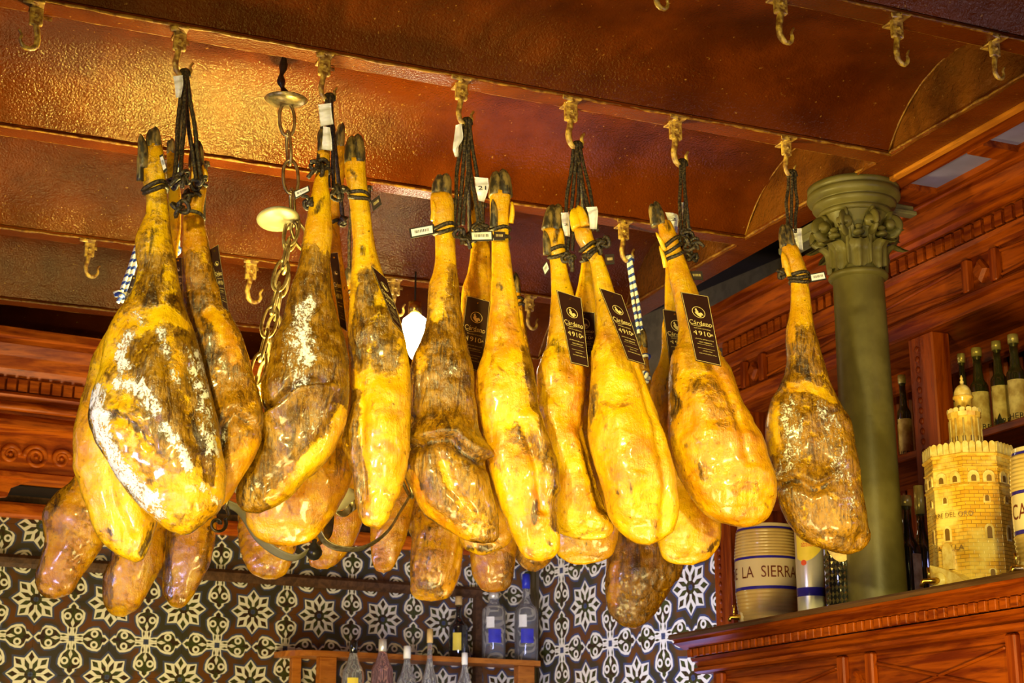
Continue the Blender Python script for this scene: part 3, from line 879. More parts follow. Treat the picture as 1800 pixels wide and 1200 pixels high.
for x in (1622, ):
    for k in (-1, 0, 1):
        yc = yx(x, 690, 2.70) + k * pitch * .98
        V, Fc = chamfer(2.70, 2.76, yc - .055, yc + .050, ZL, ZT, .004)
        mesh('pilaster', V, Fc, M['wood_z'], ub)
        for q in range(26):
            V, Fc = lathe([(0, -.0095), (.0065, -.006), (.0085, 0), (.0065, .006), (0, .0095)], 8)
            mesh('carved_bead', V * [.8, 1, 1.05] + [2.70, yc + .012, ZL + .03 + q * .0285], Fc, M['wood_z'], ub, True)
# bottles on the cabinet shelf
def sherry(x, ytop, ybase, wpx, X, zb, label, grp, rag=0, seed=0, txt='SHERRY'):
    p = PA(x, ybase, 0, X); b = np.array([X, p[1], zb])
    hh = size_at(b, ybase - ytop) * 1.03
    hh = (float(PA(x, ytop, 0, X)[2]) - zb)
    # long sloping shoulders and a wide neck
    bottle(label, b, hh, size_at(b, wpx) / 2, M['dkglass'], M['cap'], grp, .34, .46, .095,
           labels=[(M['label_cream'], .05, .50, 1.2, .1, rag)], text=(txt, .115, .075, hh * .06, .05, M['ink']), seed=seed)
G = 'old sherry bottles on the cabinet shelf'
sherry(1594, 655, 800, 25, 2.83, ZS, 'sherry bottle on the shelf between the column and the beaded pilaster', G, 0, 1)
sherry(1564, 667, 806, 25, 2.83, ZS, 'sherry bottle on the shelf almost hidden by the column', G, 0, 2)
sherry(1643, 642, 780, 22, 2.90, ZS, 'sherry bottle on the shelf just right of the beaded pilaster, half hidden', G, 0, 3)
sherry(1672, 627, 775, 29, 2.80, ZS, 'sherry bottle with a stained torn label left of the tower jar top', G, .25, 4)
sherry(1700, 617, 765, 25, 2.86, ZS, 'sherry bottle directly behind the dome of the tower jar', G, 0, 5)
sherry(1727, 607, 752, 33, 2.80, ZS, 'sherry bottle with a pale torn label right of the tower dome', G, .12, 6)
sherry(1762, 595, 740, 30, 2.80, ZS, 'sherry bottle with its label torn away at the lower right', G, .35, 7)
sherry(1792, 583, 730, 34, 2.80, ZS, 'sherry bottle with a spotted label at the right edge of the photo', G, 0, 8)
def ledge_at(x, y, X): return np.array([X, yx(x, y, X), ZL])
b = ledge_at(1599, 1000, 2.52)
bottle('green bottle with a brass cap on the ledge between column and tower jar', b, float(PA(1599, 868, 0, 2.52)[2]) - ZL, size_at(b, 44) / 2, M['dkglass'], M['cap'], None, .36, .42, .09, labels=[(M['label_cream'], .05, .50, .5, .8, 0)])
b = ledge_at(1624, 1000, 2.58)
bottle('dark bottle with foil neck on the ledge close to the tower jar', b, float(PA(1624, 850, 0, 2.58)[2]) - ZL, size_at(b, 44) / 2, M['dkglass'], M['cap'], None, .40, .34, .22)

# ------------------------------------------------------------------ ribbed ceramic barrels
M['ceramic'] = plain('cream_glazed_ceramic', (.72, .58, .30), .18, var=.08, vs=6, coat=.4)
M['ribglaze'] = plain('ribbed_ochre_glaze', (.62, .43, .13), .22, dark=(.50, .33, .09), vs=10, coat=.4)
M['cobalt'] = plain('cobalt_band', (.03, .02, .30), .22, coat=.3)
def barrel(label, base, r, h, words, wwidth, turn=0., tapturn=-1.2):
    t_ = thing('ceramic_barrel', label, 'barrel', base, 'ribbed ceramic barrels on the ledge')
    def R(f): return r * (.86 + .14 * math.sin(PI * min(max(f * .96 + .02, 0), 1)))
    def sec(f0, f1, name, mat, rib=0, off=0.):
        n = max(int((f1 - f0) * 160), 4) if rib else 12
        pr = []
        for i in range(n + 1):
            f = f0 + (f1 - f0) * i / n
            q = R(f) + off
            if rib: q += .0022 * abs(math.sin(PI * rib * (f - f0) / (f1 - f0)))
            pr.append((q, h * f))
        if f0 == 0: pr = [(0, 0)] + pr
        if f1 == 1: pr = pr + [(R(1) * .8, h * 1.012), (0, h * 1.02)]
        V, Fc = lathe(pr, 40, base)
        Fc = [f for f in Fc if len(f) == 4]
        mesh(name, V, Fc, mat, t_, True)
    sec(0, .335, 'ribbed_lower', M['ribglaze'], 9)
    sec(.335, .365, 'blue_band', M['cobalt'], 0, .0008)
    sec(.365, .64, 'name_band', M['ceramic'])
    sec(.64, .665, 'blue_band', M['cobalt'], 0, .0008)
    sec(.665, .945, 'ribbed_upper', M['ribglaze'], 9)
    sec(.945, .965, 'blue_band', M['cobalt'], 0, .0008)
    sec(.965, 1., 'rim', M['ceramic'])
    ca = to_cam(base)
    V, Fc = bend_text(words, wwidth, h * .115, base, R(.5), ca + turn, h * .505)
    mesh('lettering', V, Fc, M['brown_ink'], t_)
    a = ca + tapturn
    d = np.array([math.cos(a), math.sin(a), 0])
    bb = np.array(base) + d * (R(.08) + .0) + [0, 0, h * .075]
    V, Fc = tube([bb - d * .01, bb + d * .012, bb + d * .030, bb + d * .034 + [0, 0, -.010]], [.009, .008, .0055, .005], 10)
    tp = mesh('tap', V, Fc, M['brass'], t_, True)
    V, Fc = tube([bb + d * .02, bb + d * .02 + [0, 0, .02], bb + d * .02 + [0, 0, .032]], [.0035, .003, .0045], 8)
    mesh('tap_key', V, Fc, M['brass'], tp, True)
    V, Fc = tube([bb - d * .012, bb + d * .004], [.017, .015], 16)
    mesh('tap_collar', V, Fc, M['ceramic'], t_, True)
X1 = 2.32
b = ledge_at(1348, 1000, X1)
barrel('cream ceramic barrel lettered for the sierra, left end of the ledge', b, size_at(b, 57), float(PA(1348, 925, 0, X1)[2]) - ZL, 'DE  LA  SIERRA', .22, -.26)
b = ledge_at(1840, 940, 2.36)
barrel('ceramic barrel at the right edge of the photo beside the tower jar', b, size_at(b, 56), float(PA(1834, 788, 0, 2.36)[2]) - ZL, 'CAZALLA', .15, -.10, -.95)

# silver can
b = ledge_at(1424, 1000, 2.30)
r = size_at(b, 50) / 2; h = float(PA(1424, 915, 0, 2.30)[2]) - ZL
t_ = thing('drinks_can', 'tall silver can with a yellow and red label beside the ribbed barrel', 'can', b)
V, Fc = lathe([(0, 0), (r * .9, 0), (r, .006), (r, h - .008), (r * .92, h), (0, h)], 32, b); mesh('body', V, Fc, M['silver'], t_, True)
V, Fc = lathe([(r + .0006, h * .20), (r + .0006, h * .29)], 32, b); mesh('blue_band', V, [f for f in Fc if len(f) == 4], M['cobalt'], t_, True)
ca = to_cam(b)
a = np.linspace(ca - 1.0, ca + 1.0, 16)
lo = h * (.66 - .10 * np.cos((a - ca + .35) * 1.4)); R_ = r + .0007
V = np.concatenate([np.stack([R_ * np.cos(a), R_ * np.sin(a), lo], -1), np.stack([R_ * np.cos(a), R_ * np.sin(a), np.full(16, h * .94)], -1)]) + b
mesh('yellow_label', V, [[i, i + 1, 17 + i, 16 + i] for i in range(15)], M['label_yellow'], t_, True)
V, Fc = bend_text('aballero', .038, .014, b, r, ca - .02, h * .74, .0016); mesh('lettering', V, Fc, M['red'], t_)
an = np.arange(18) / 18 * 2 * PI
aa = ca - .42 + np.cos(an) * .20; zz = h * .545 + np.sin(an) * r * .20
mesh('red_seal', np.stack([(r + .0017) * np.cos(aa), (r + .0017) * np.sin(aa), zz], -1) + b, [list(range(18))], M['red'], t_)
# studded dark bottle
b = ledge_at(1480, 1000, 2.33)
r = size_at(b, 56) / 2; h = float(PA(1480, 905, 0, 2.33)[2]) - ZL
t_ = thing('studded_bottle', 'dark bottle covered in diamond-cut studs beside the silver can', 'bottle', b)
V, Fc = lathe([(0, 0), (r * .9, 0), (r, .004), (r, h * .82), (r * .7, h * .93), (r * .35, h), (r * .3, h * 1.15), (0, h * 1.15)], 28, b); mesh('glass_body', V, Fc, M['blkglass'], t_, True)
ca = to_cam(b); g = Geo()
stud = None
for i in range(22):
    for k in range(9):
        a_ = i / 22 * 2 * PI
        d = np.array([math.cos(a_), math.sin(a_), 0]); tv = np.array([-d[1], d[0], 0])
        c = b + d * r + [0, 0, .012 + k * h * .066]
        s = PI * r / 22 * .95; zz = np.array([0, 0, h * .031])
        if stud is None:
            pass
        V = np.array([c - tv * s, c - zz, c + tv * s, c + zz, c + d * .004])
        g.add(V, [[0, 1, 4], [1, 2, 4], [2, 3, 4], [3, 0, 4]])
so = g.out('diamond_studs', plain('dark_faceted_glass', (.22, .18, .08), .15, metal=.7), t_)
a = np.linspace(ca - .9, ca + .9, 16)
lo = h * (.66 - .16 * np.cos((a - ca) * 1.6)); R_ = r + .004
V = np.concatenate([np.stack([R_ * np.cos(a), R_ * np.sin(a), lo], -1), np.stack([R_ * np.cos(a), R_ * np.sin(a), np.full(16, h * .84)], -1)]) + b
mesh('cream_label', V, [[i, i + 1, 17 + i, 16 + i] for i in range(15)], M['label_cream'], t_, True)

# ------------------------------------------------------------------ ceramic tower jar
t = NT('tower_brick_glaze'); 
tc = t.n('ShaderNodeTexCoord'); bk = t.n('ShaderNodeTexBrick')
t.t.links.new(tc.outputs['UV'], bk.inputs['Vector'])
for k, v in (('Scale', 1.), ('Mortar Size', .0011), ('Brick Width', .022), ('Row Height', .0085), ('Mortar Smooth', .4)): bk.inputs[k].default_value = v
t.put(bk.inputs['Color1'], (.76, .43, .03, 1)); t.put(bk.inputs['Color2'], (.62, .29, .015, 1)); t.put(bk.inputs['Mortar'], (.36, .18, .012, 1))
vn = t.pos()
cc = t.mix(t.ramp(t.noise(vn, 14, 3), .42, .66), bk.outputs['Color'], (.82, .60, .14))
t.set(Base_Color=cc, Roughness=.2); t.b.inputs['Coat Weight'].default_value = .4
t.bump(t.math('SUBTRACT', 1., bk.outputs['Fac']), .35, .002); M['towerbrick'] = t.m
M['towerglaze'] = plain('tower_ochre_glaze', (.78, .50, .07), .2, dark=(.60, .32, .03), vs=60, coat=.4)
M['towerpale'] = plain('tower_pale_glaze', (.80, .62, .20), .25, dark=(.64, .42, .08), vs=50, coat=.3)
M['towerdark'] = plain('tower_window_glaze', (.20, .10, .012), .35)
XT = 2.42
b = ledge_at(1712, 950, XT)
r = size_at(b, 160) / 2 / 1.0
def zt_(y): return float(PA(1712, y, 0, XT)[2]) - ZL
hM = zt_(800)
t_ = thing('tower_jar', 'ochre glazed ceramic jar shaped as an octagonal brick tower with domed top', 'jar', b)
ca = to_cam(b)
a8 = ca + PI / 8 + np.arange(8) * PI / 4 + .28
V = []; UVs = []; Fc = []
lvl = [(0, 1.0), (hM * .3, .99), (hM * .97, .97)]
for i in range(8):
    for zz, f in lvl:
        for e in (0, 1):
            an_ = a8[(i + e) % 8]
            V.append(b + [r * f * math.cos(an_), r * f * math.sin(an_), zz]); UVs.append([(i + e) * r * .765, zz])
    o_ = i * 6
    Fc += [[o_, o_ + 1, o_ + 3, o_ + 2], [o_ + 2, o_ + 3, o_ + 5, o_ + 4]]
mesh('tower_wall', V, Fc, M['towerbrick'], t_, uv=UVs)
V, Fc = lathe([(r * 1.0, hM * .955), (r * 1.02, hM * .97), (r * .98, hM * .985), (0, hM * .99)], 8)
ang0 = a8[0]
def spin(V, a, c): 
    co, si = math.cos(a), math.sin(a)
    return np.stack([V[:, 0] * co - V[:, 1] * si, V[:, 0] * si + V[:, 1] * co, V[:, 2]], -1) + c
mesh('upper_cornice', spin(V, ang0, b), [f for f in Fc if len(f) <= 4 or True], M['towerglaze'], t_)
for z0, z1 in ((.735, .755), (.865, .88)):
    V, Fc = lathe([(r * .975, hM * z0), (r * 1.0, hM * (z0 + .004)), (r * 1.0, hM * (z1 - .004)), (r * .965, hM * z1)], 8)
    mesh('string_course', spin(V, ang0, b), [f for f in Fc if len(f) == 4], M['towerglaze'], t_)
def merlon(c, a, wd, ht, th_, parent, mat):
    n = 7
    pr = [(-wd / 2, 0), (wd / 2, 0)] + [(wd / 2 * math.cos(q), ht * .7 + ht * .3 * math.sin(q)) for q in np.linspace(0, PI, n)]
    d = np.array([math.cos(a), math.sin(a), 0]); tv = np.array([-d[1], d[0], 0])
    P = np.array([c + tv * p[0] + [0, 0, p[1]] for p in pr])
    V = np.concatenate([P - d * th_ / 2, P + d * th_ / 2]); k = len(pr)
    Fc = [list(range(k))[::-1], list(range(k, 2 * k))] + [[i, (i + 1) % k, k + (i + 1) % k, k + i] for i in range(k)]
    mesh('merlon', V, Fc, mat, parent)
def arch_panel(face_a, lat, z0, wd, ht, rr_, parent, mat, name, off):
    d = np.array([math.cos(face_a), math.sin(face_a), 0]); tv = np.array([-d[1], d[0], 0])
    ap = rr_ * math.cos(PI / 8)
    pr = [(-wd / 2, 0), (wd / 2, 0)] + [(wd / 2 * math.cos(q), ht - wd / 2 + wd / 2 * math.sin(q)) for q in np.linspace(0, PI, 7)]
    P = np.array([b + d * (ap + off) + tv * (lat + p[0]) + [0, 0, z0 + p[1]] for p in pr])
    V = np.concatenate([P - d * .004, P]); k = len(pr)
    Fc = [list(range(k, 2 * k))] + [[i, (i + 1) % k, k + (i + 1) % k, k + i] for i in range(k)]
    mesh(name, V, Fc, mat, parent)
faces = [(a8[i] + PI / 8) for i in range(8)]
side = 2 * r * math.sin(PI / 8)
for i in range(8):
    for q in range(5):
        a_ = a8[i]; p0 = b + [r * math.cos(a8[i]), r * math.sin(a8[i]), hM * .975]
        a1 = a8[(i + 1) % 8]; p1 = b + [r * math.cos(a1), r * math.sin(a1), hM * .975]
        c = p0 + (p1 - p0) * (q + .5) / 5
        merlon((c - b) * [.96, .96, 1] + b, faces[i], side / 5 * .84, hM * .085, .008, t_, M['towerpale'])
    fa = faces[i]
    for lat in (-side * .22, side * .22):
        arch_panel(fa, lat, hM * .765, side * .34, hM * .085, r * .985, t_, M['towerpale'], 'blind_arch', .002)
        arch_panel(fa, lat, hM * .772, side * .14, hM * .045, r * .985, t_, M['towerdark'], 'arch_opening', .003)
    for zz, wd, ht, sc in ((.62, .11, .042, 1), (.36, .14, .085, 1), (.10, .13, .050, 1)):
        lat = side * (.12 if (i % 2) else -.15)
        arch_panel(fa, lat, hM * zz, side * wd * 1.9, hM * ht * 1.35, r * .985, t_, M['towerpale'], 'window_surround', .001)
        arch_panel(fa, lat, hM * (zz + .012), side * wd, hM * ht, r * .985, t_, M['towerdark'], 'window_opening', .002)
vis = sorted(range(8), key=lambda i: abs(((faces[i] - ca + PI) % (2 * PI)) - PI))
def flat_text(s, fa, lat, z, wd, ht, rr_, mat):
    V, Fc = text_geo(s); e = V.max(0) - V.min(0)
    d = np.array([math.cos(fa), math.sin(fa), 0]); tv = np.array([-d[1], d[0], 0])
    P = b + d * (rr_ * math.cos(PI / 8) + .0032) + np.outer(V[:, 0] / e[0] * wd + lat, tv) + np.outer(V[:, 1] / e[1] * ht + z, [0, 0, 1])
    mesh('lettering', P, Fc, mat, t_)
fl = sorted(vis[:3], key=lambda i: ((faces[i] - ca + PI) % (2 * PI)))[0:2]
V, Fc = bend_text('TORRE DEL ORO', .115, .011, b, r * .955, ca - .55, hM * .545, .004); mesh('lettering', V, Fc, M['towerdark'], t_)
V, Fc = bend_text('CAZALLA', .080, .012, b, r * .955, ca - .62, hM * .315, .004); mesh('lettering', V, Fc, M['towerdark'], t_)
# doorway and ramp with the tap
da = ca - .62
d = np.array([math.cos(da), math.sin(da), 0]); tv = np.array([-d[1], d[0], 0])
P = [(-.013, 0), (.013, 0)] + [(.013 * math.cos(q), .045 + .013 * math.sin(q)) for q in np.linspace(0, PI, 7)]
Q = np.array([b + d * (r * .985) + tv * p[0] + [0, 0, .055 + p[1]] for p in P]); k = len(P)
mesh('doorway', np.concatenate([Q - d * .02, Q + d * .002]), [list(range(k, 2 * k))] + [[i, (i + 1) % k, k + (i + 1) % k, k + i] for i in range(k)], M['towerpale'], t_)
A = np.array([[-.035, .055], [-.03, .065], [.0, .055], [.035, .040], [.075, .010], [.09, 0], [-.035, 0]])
Q = np.array([b + d * (r * .90) + tv * p[0] + [0, 0, p[1]] for p in A]); k = len(A)
mesh('entrance_ramp', np.concatenate([Q, Q + d * .035]), [list(range(k))[::-1], list(range(k, 2 * k))] + [[i, (i + 1) % k, k + (i + 1) % k, k + i] for i in range(k)], M['towerpale'], t_)
tb = b + d * (r * .90 + .035) - tv * .008 + [0, 0, .028]
V, Fc = tube([tb - d * .004, tb + d * .006], [.020, .018], 18); mesh('tap_collar', V, Fc, M['towerpale'], t_, True)
dd = d - tv * .9; dd /= np.linalg.norm(dd)
V, Fc = tube([tb, tb + dd * .022, tb + dd * .036, tb + dd * .040 + [0, 0, -.012]], [.009, .0065, .005, .005], 10); tp = mesh('tap', V, Fc, M['brass'], t_, True)
V, Fc = tube([tb + dd * .022, tb + dd * .022 + [0, 0, .03]], [.003, .0045], 8); mesh('tap_key', V, Fc, M['brass'], tp, True)
# upper drum, lantern and dome
r2 = size_at(b, 56) / 2; z2a, z2b = hM * .97, zt_(722)
V, Fc = lathe([(r2, z2a), (r2, z2b - .012), (r2 * 1.06, z2b - .010), (r2 * 1.08, z2b), (r2 * .9, z2b), (0, z2b)], 12, b); mesh('upper_drum', V, Fc, M['towerglaze'], t_)
for i in range(12):
    a_ = (i + .5) / 12 * 2 * PI; c = b + [r2 * .97 * math.cos(a_), r2 * .97 * math.sin(a_), z2a]
    V, Fc = tube([c + [0, 0, .005], c + [0, 0, z2b - z2a - .016]], .0022, 6); 
    V += np.array([math.cos(a_ + PI / 12), math.sin(a_ + PI / 12), 0]) * .001
    mesh('drum_column', V, Fc, M['towerpale'], t_, True)
    dz = z2b - z2a
    d_ = np.array([math.cos(a_), math.sin(a_), 0]); tv_ = np.array([-d_[1], d_[0], 0])
    P = np.array([b + d_ * (r2 * .985) + tv_ * p[0] + [0, 0, z2a + dz * .35 + p[1]] for p in [(-.004, 0), (.004, 0), (.004, .014), (.0, .018), (-.004, .014)]])
    mesh('drum_window', np.concatenate([P - d_ * .003, P + d_ * .0008]), [[5, 6, 7, 8, 9]] + [[q, (q + 1) % 5, 5 + (q + 1) % 5, 5 + q] for q in range(5)], M['towerdark'], t_)
for i in range(16):
    a_ = i / 16 * 2 * PI; c = b + [r2 * 1.0 * math.cos(a_), r2 * 1.0 * math.sin(a_), z2b]
    merlon(c, a_, r2 * .33, .010, .005, t_, M['towerpale'])
r3 = size_at(b, 32) / 2; z3a, z3b = z2b, zt_(689)
V, Fc = lathe([(r3 * .95, z3a), (r3 * .95, z3b - .010), (r3 * 1.15, z3b - .007), (r3 * 1.15, z3b - .002), (r3 * 1.0, z3b)], 16, b); mesh('lantern', V, Fc, M['towerglaze'], t_, True)
for i in range(6):
    a_ = ca + i / 6 * 2 * PI + .5
    V, Fc = lathe([(0, -.0045), (.004, -.003), (.0045, 0), (.004, .003), (0, .0045)], 10, b + np.array([math.cos(a_), math.sin(a_), 0]) * r3 * .92 + [0, 0, z3a + .014])
    mesh('lantern_opening', V, Fc, M['towerdark'], t_, True)
z4 = zt_(668)
V, Fc = lathe([(r3 * 1.1, z3b - .002)] + [(r3 * 1.02 * math.cos(q), z3b + (z4 - z3b) * math.sin(q)) for q in np.linspace(0.05, 1.4, 8)] + [(.004, z4 + .002), (.005, z4 + .006), (.0025, z4 + .010), (.004, z4 + .014), (.001, z4 + .022), (0, z4 + .023)], 16, b)
mesh('dome', V, Fc, M['towerpale'], t_, True)

# ------------------------------------------------------------------ cast-iron column
XC = 2.385
ctop = PA(1488, 325, 0, XC); cbot = PA(1554, 1045, 0, XC)
YC = (ctop[1] + cbot[1]) / 2 + .0
bC = np.array([XC, YC, 0.])
def zc_(y): 
    r = ray(1505, y); tt_ = (XC) / r[0]; return 1.6 + r[2] * tt_
col = thing('column', 'olive green cast-iron column with a leafy capital under the ceiling girder', 'column', (XC, YC, ZL - .3))
sr = size_at([XC, YC, 2.9], 88) / 2
zr = zc_(490)
lean = np.array([0, 0, 0.])
V, Fc = lathe([(sr * 1.16, ZL - .4)] + [(sr * (1.13 - .13 * f), ZL + .005 + (zr - ZL) * f) for f in np.linspace(0, 1, 12)], 48, bC)
mesh('shaft', V, [f for f in Fc if len(f) == 4], M['column'], col, True)
pr = catmull([(sr * 1.0, zr - .010), (sr * 1.14, zr - .006), (sr * 1.19, zr), (sr * 1.14, zr + .007), (sr * 1.0, zr + .011)], 14)
V, Fc = lathe(pr, 48, bC); mesh('neck_ring', V, [f for f in Fc if len(f) == 4], M['column'], col, True)
zb0, zb1 = zr + .01, zc_(384)
hb = zb1 - zb0
V, Fc = lathe([(sr * .97, zb0), (sr * .98, zb0 + hb * .4), (sr * 1.08, zb0 + hb * .75), (sr * 1.35, zb1)], 48, bC); mesh('bell', V, [f for f in Fc if len(f) == 4], M['column'], col, True)
za0 = zb1; za1 = H + .004
ha = za1 - za0
ar = size_at([XC, YC, 3.05], 162) / 2
pr = catmull([(sr * 1.25, za0), (ar * .78, za0 + ha * .02), (ar * .80, za0 + ha * .12), (ar * .76, za0 + ha * .18)], 8).tolist() + catmull([(ar * .78, za0 + ha * .20), (ar * .88, za0 + ha * .30), (ar * .90, za0 + ha * .40), (ar * .86, za0 + ha * .46)], 8).tolist() + catmull([(ar * .90, za0 + ha * .48), (ar * .99, za0 + ha * .58), (ar, za0 + ha * .72), (ar * .95, za0 + ha * .80)], 8).tolist() + [(ar * .985, za0 + ha * .83), (ar * .985, za1), (0, za1)]
V, Fc = lathe(pr, 64, bC); mesh('abacus', V, Fc, M['column'], col, True)
def leaf(a, z0, z1, wd, out, name='acanthus_leaf'):
    n, mm = 14, 9
    f = np.linspace(0, 1, n)
    radius = sr * (1.0 + .10 * f) + .006 + out * np.clip(f - .55, 0, 1) ** 1.6 * 3.2
    zz = z0 + (z1 - z0) * np.where(f < .82, f / .82, 1 - (f - .82) * 1.1)
    V = []
    for i in range(n):
        ww = wd * (math.sin(PI * min(f[i] * .86 + .12, 1)) ** .6) * (1 - .12 * math.cos(f[i] * 22))
        for j in range(mm):
            q = j / (mm - 1) * 2 - 1
            rib = .0035 * math.cos(q * PI * 2.0) + .004 * (1 - abs(q))
            aa_ = a + q * ww / 2 / sr
            R_ = radius[i] + rib - .006 * q * q
            V.append([R_ * math.cos(aa_), R_ * math.sin(aa_), zz[i]])
    V = np.array(V) + bC
    W_ = V - np.repeat(np.array([[math.cos(a), math.sin(a), .3]]) * .004, len(V), 0)
    Fc = grid_faces(n, mm, False).tolist()
    k = len(V)
    mesh(name, np.concatenate([V, W_]), Fc + [[x + k for x in f[::-1]] for f in Fc], M['column'], col, True)
cac = to_cam(bC)
for i in range(8):
    leaf(cac + i * PI / 4 + .1, zb0, zb0 + hb * .48, .044, .055)
    leaf(cac + i * PI / 4 + PI / 8 + .1, zb0 + .01, zb0 + hb * .80, .036, .050)
for i in range(8):
    a = cac + i * PI / 4 + PI / 8 + .1
    d = np.array([math.cos(a), math.sin(a), 0]); tv = np.array([-d[1], d[0], 0])
    # rolled volute standing out under the abacus
    q = np.linspace(0, 1, 40)
    an = PI * .5 + q * 2 * PI * 1.5
    R_ = .031 * (1 - .72 * q)
    c = bC + d * (sr * 1.42) + [0, 0, zb1 - .034]
    P = c + np.outer(R_ * np.cos(an) , d) + np.outer(R_ * np.sin(an), [0, 0, 1])
    st_ = catmull([bC + d * sr * 1.0 + [0, 0, zb0 + hb * .45], bC + d * sr * 1.12 + [0, 0, zb0 + hb * .72], P[0]], 10)
    V, Fc = tube(np.concatenate([st_[:-1], P]), .0065, 8, flat=(1, 2.2))
    mesh('volute', V, Fc, M['column'], col, True)
    V, Fc = lathe([(0, -.022), (.013, -.017), (.019, 0), (.013, .017), (0, .022)], 14)
    V = np.outer(V[:, 0], d) + np.outer(V[:, 2], tv) + np.outer(V[:, 1], [0, 0, 1]) + c
    mesh('volute_eye', V, Fc, M['column'], col, True)
for i in range(8):
    a = cac + i * PI / 4 + .1
    d = np.array([math.cos(a), math.sin(a), 0])
    V, Fc = lathe([(0, 0), (.013, .003), (.016, .009), (.010, .014), (.006, .018), (.012, .024), (.006, .03), (0, .031)], 10, bC + d * sr * 1.30 + [0, 0, zb0 + hb * .52])
    mesh('calyx_bud', V, Fc, M['column'], col, True)
# iron bars running out of the capital below the girder
M['bar'] = plain('grey_green_iron_bar', (.19, .17, .08), .45, dark=(.11, .10, .05), vs=14)
V, Fc = chamfer(2.36, 2.41, YC + .05, YC + .33, zc_(384), zc_(384) + .022, .004); mesh('bracket_bar', V, Fc, M['bar'], col)
V, Fc = chamfer(2.372, 2.398, YC + .05, YC + .33, zc_(384) + .022, zc_(384) + .05, .003); mesh('bracket_bar', V, Fc, M['bar'], col)
V, Fc = chamfer(2.45, 2.575, YC - .016, YC + .016, zc_(362), zc_(362) + .012, .003); mesh('bracket_bar', V, Fc, M['bar'], col)
V, Fc = chamfer(2.45, 2.57, YC - .009, YC + .009, zc_(362) + .012, zc_(362) + .028, .003); mesh('bracket_bar', V, Fc, M['bar'], col)

# ------------------------------------------------------------------ hooks on the beams
def hook(x, ybeam, yend, label, beamY, group='iron hooks under the ceiling beams', face=1, tabs=True, scale=1.):
    p = PA(x, ybeam, 2, H); X = float(p[0]); Y = beamY + FW / 2
    base = np.array([X, Y, H])
    L = (yend - ybeam) * DEP(base) / F / .93
    t_ = thing('ceiling_hook', label, 'hook', base, group)
    s = L / .085
    cw = .012 * s
    g = Geo()
    V, Fc = chamfer(-cw, cw, -.006, .006, -.036 * s, .004, .002); g.add(V + base, Fc)
    V, Fc = chamfer(-cw * .9, cw * .9, -FW / 2 - .006, FW / 2 + .006, -.004, .0, .001); g.add(V + base, Fc)
    if tabs:
        rn = random.Random(int(x))
        for sg in (-1, 1):
            P = [base + [0, sg * .02, .0], base + [sg * .012, sg * .03, -.004], base + [sg * (.026 + rn.random() * .01), sg * .032, -.002 - rn.random() * .008]]
            V, Fc = tube(catmull(P, 6), .0035, 6, flat=(1.6, .5)); g.add(V, Fc)
    g.out('clamp', M['hook'], t_, False)
    V, Fc = lathe([(0, -.005), (.004, -.004), (.005, 0), (0, .003)], 8); mesh('bolt', V[:, [0, 2, 1]] * [1, -1, 1] + base + [0, -.008, -.018 * s], Fc, M['hook'], t_, True)
    R_ = .0155 * s
    zb_ = -L + R_
    pts = [[0, 0, -.030 * s], [-.003, 0, -.045 * s], [-.006 * s, 0, zb_ + R_ * .5]]
    for q in np.linspace(PI, 2.15 * PI, 9):
        pts.append([R_ * .9 + R_ * 1. * math.cos(q) - .004, 0, zb_ + R_ * math.sin(q)])
    pts.append([R_ * 1.9 + .001, 0, zb_ + R_ * 1.1])
    P = np.array(pts) * [face, 1, 1]
    a = .25
    P = P @ np.array([[math.cos(a), math.sin(a), 0], [-math.sin(a), math.cos(a), 0], [0, 0, 1]])
    n = 30
    rad = .0048 * s * (1.25 - .75 * np.linspace(0, 1, n) ** 1.5)
    V, Fc = tube(catmull(P + base, n), rad, 8); V = V + (np.stack([fbm(V, 160, 2, 1), fbm(V, 160, 2, 2), fbm(V, 160, 2, 3)], -1) - .5) * .0022
    mesh('hook', V, Fc, M['hook'], t_, True)
    return P[0] * 0 + base + np.array([R_ * .8 * face, 0, -L + .006 * s])
F0Y, F1Y, F2Y, F3Y = NEAR[6], NEAR[7], NEAR[8], NEAR[9]
HK = {}
G1 = 'iron hooks carrying the front row of hams'
for k, x, yb, ye, lb in ((1, 316, 60, 134, 'painted iron hook above the mouldy ham, carrying the leftmost black ropes'),
                         (2, 571, 103, 174, 'painted iron hook above two white paper slips, beside the lamp chain'),
                         (3, 806, 152, 222, 'third painted iron hook from the left in the loaded row'),
                         (4, 1001, 183, 260, 'fourth painted iron hook from the left in the loaded row'),
                         (5, 1183, 217, 292, 'painted iron hook second from the column in the loaded row'),
                         (6, 1380, 250, 308, 'bright painted iron hook nearest the column, carrying a single ham')):
    HK[k] = hook(x, yb, ye, lb, F1Y, G1)
hook(65, 14, 90, 'empty iron hook on the loaded beam at the top left corner', F1Y, 'empty iron hooks', -1)
hook(1150, -50, 20, 'empty iron hook cut by the top edge of the photo', F0Y, 'empty iron hooks')
hook(1375, -12, 70, 'empty iron hook on the front beam, left of the twisted one', F0Y, 'empty iron hooks')
hook(1563, 45, 120, 'empty iron hook with a bent strap on the front beam, middle of the right group', F0Y, 'empty iron hooks')
hook(1750, 72, 135, 'empty iron hook at the right end of the front beam by the vault wall', F0Y, 'empty iron hooks')
hook(157, 428, 485, 'empty iron hook seen edge-on on a far beam, left', F3Y, 'iron hooks on the far beams')
hook(442, 462, 527, 'empty iron hook on a far beam between ham and chain', F3Y, 'iron hooks on the far beams')
hook(938, 520, 570, 'empty iron hook on a far beam right of the middle hams', F3Y, 'iron hooks on the far beams')
HK['b'] = hook(1105, 388, 450, 'iron hook on the second beam carrying blue and white rope', F2Y, 'iron hooks on the far beams')
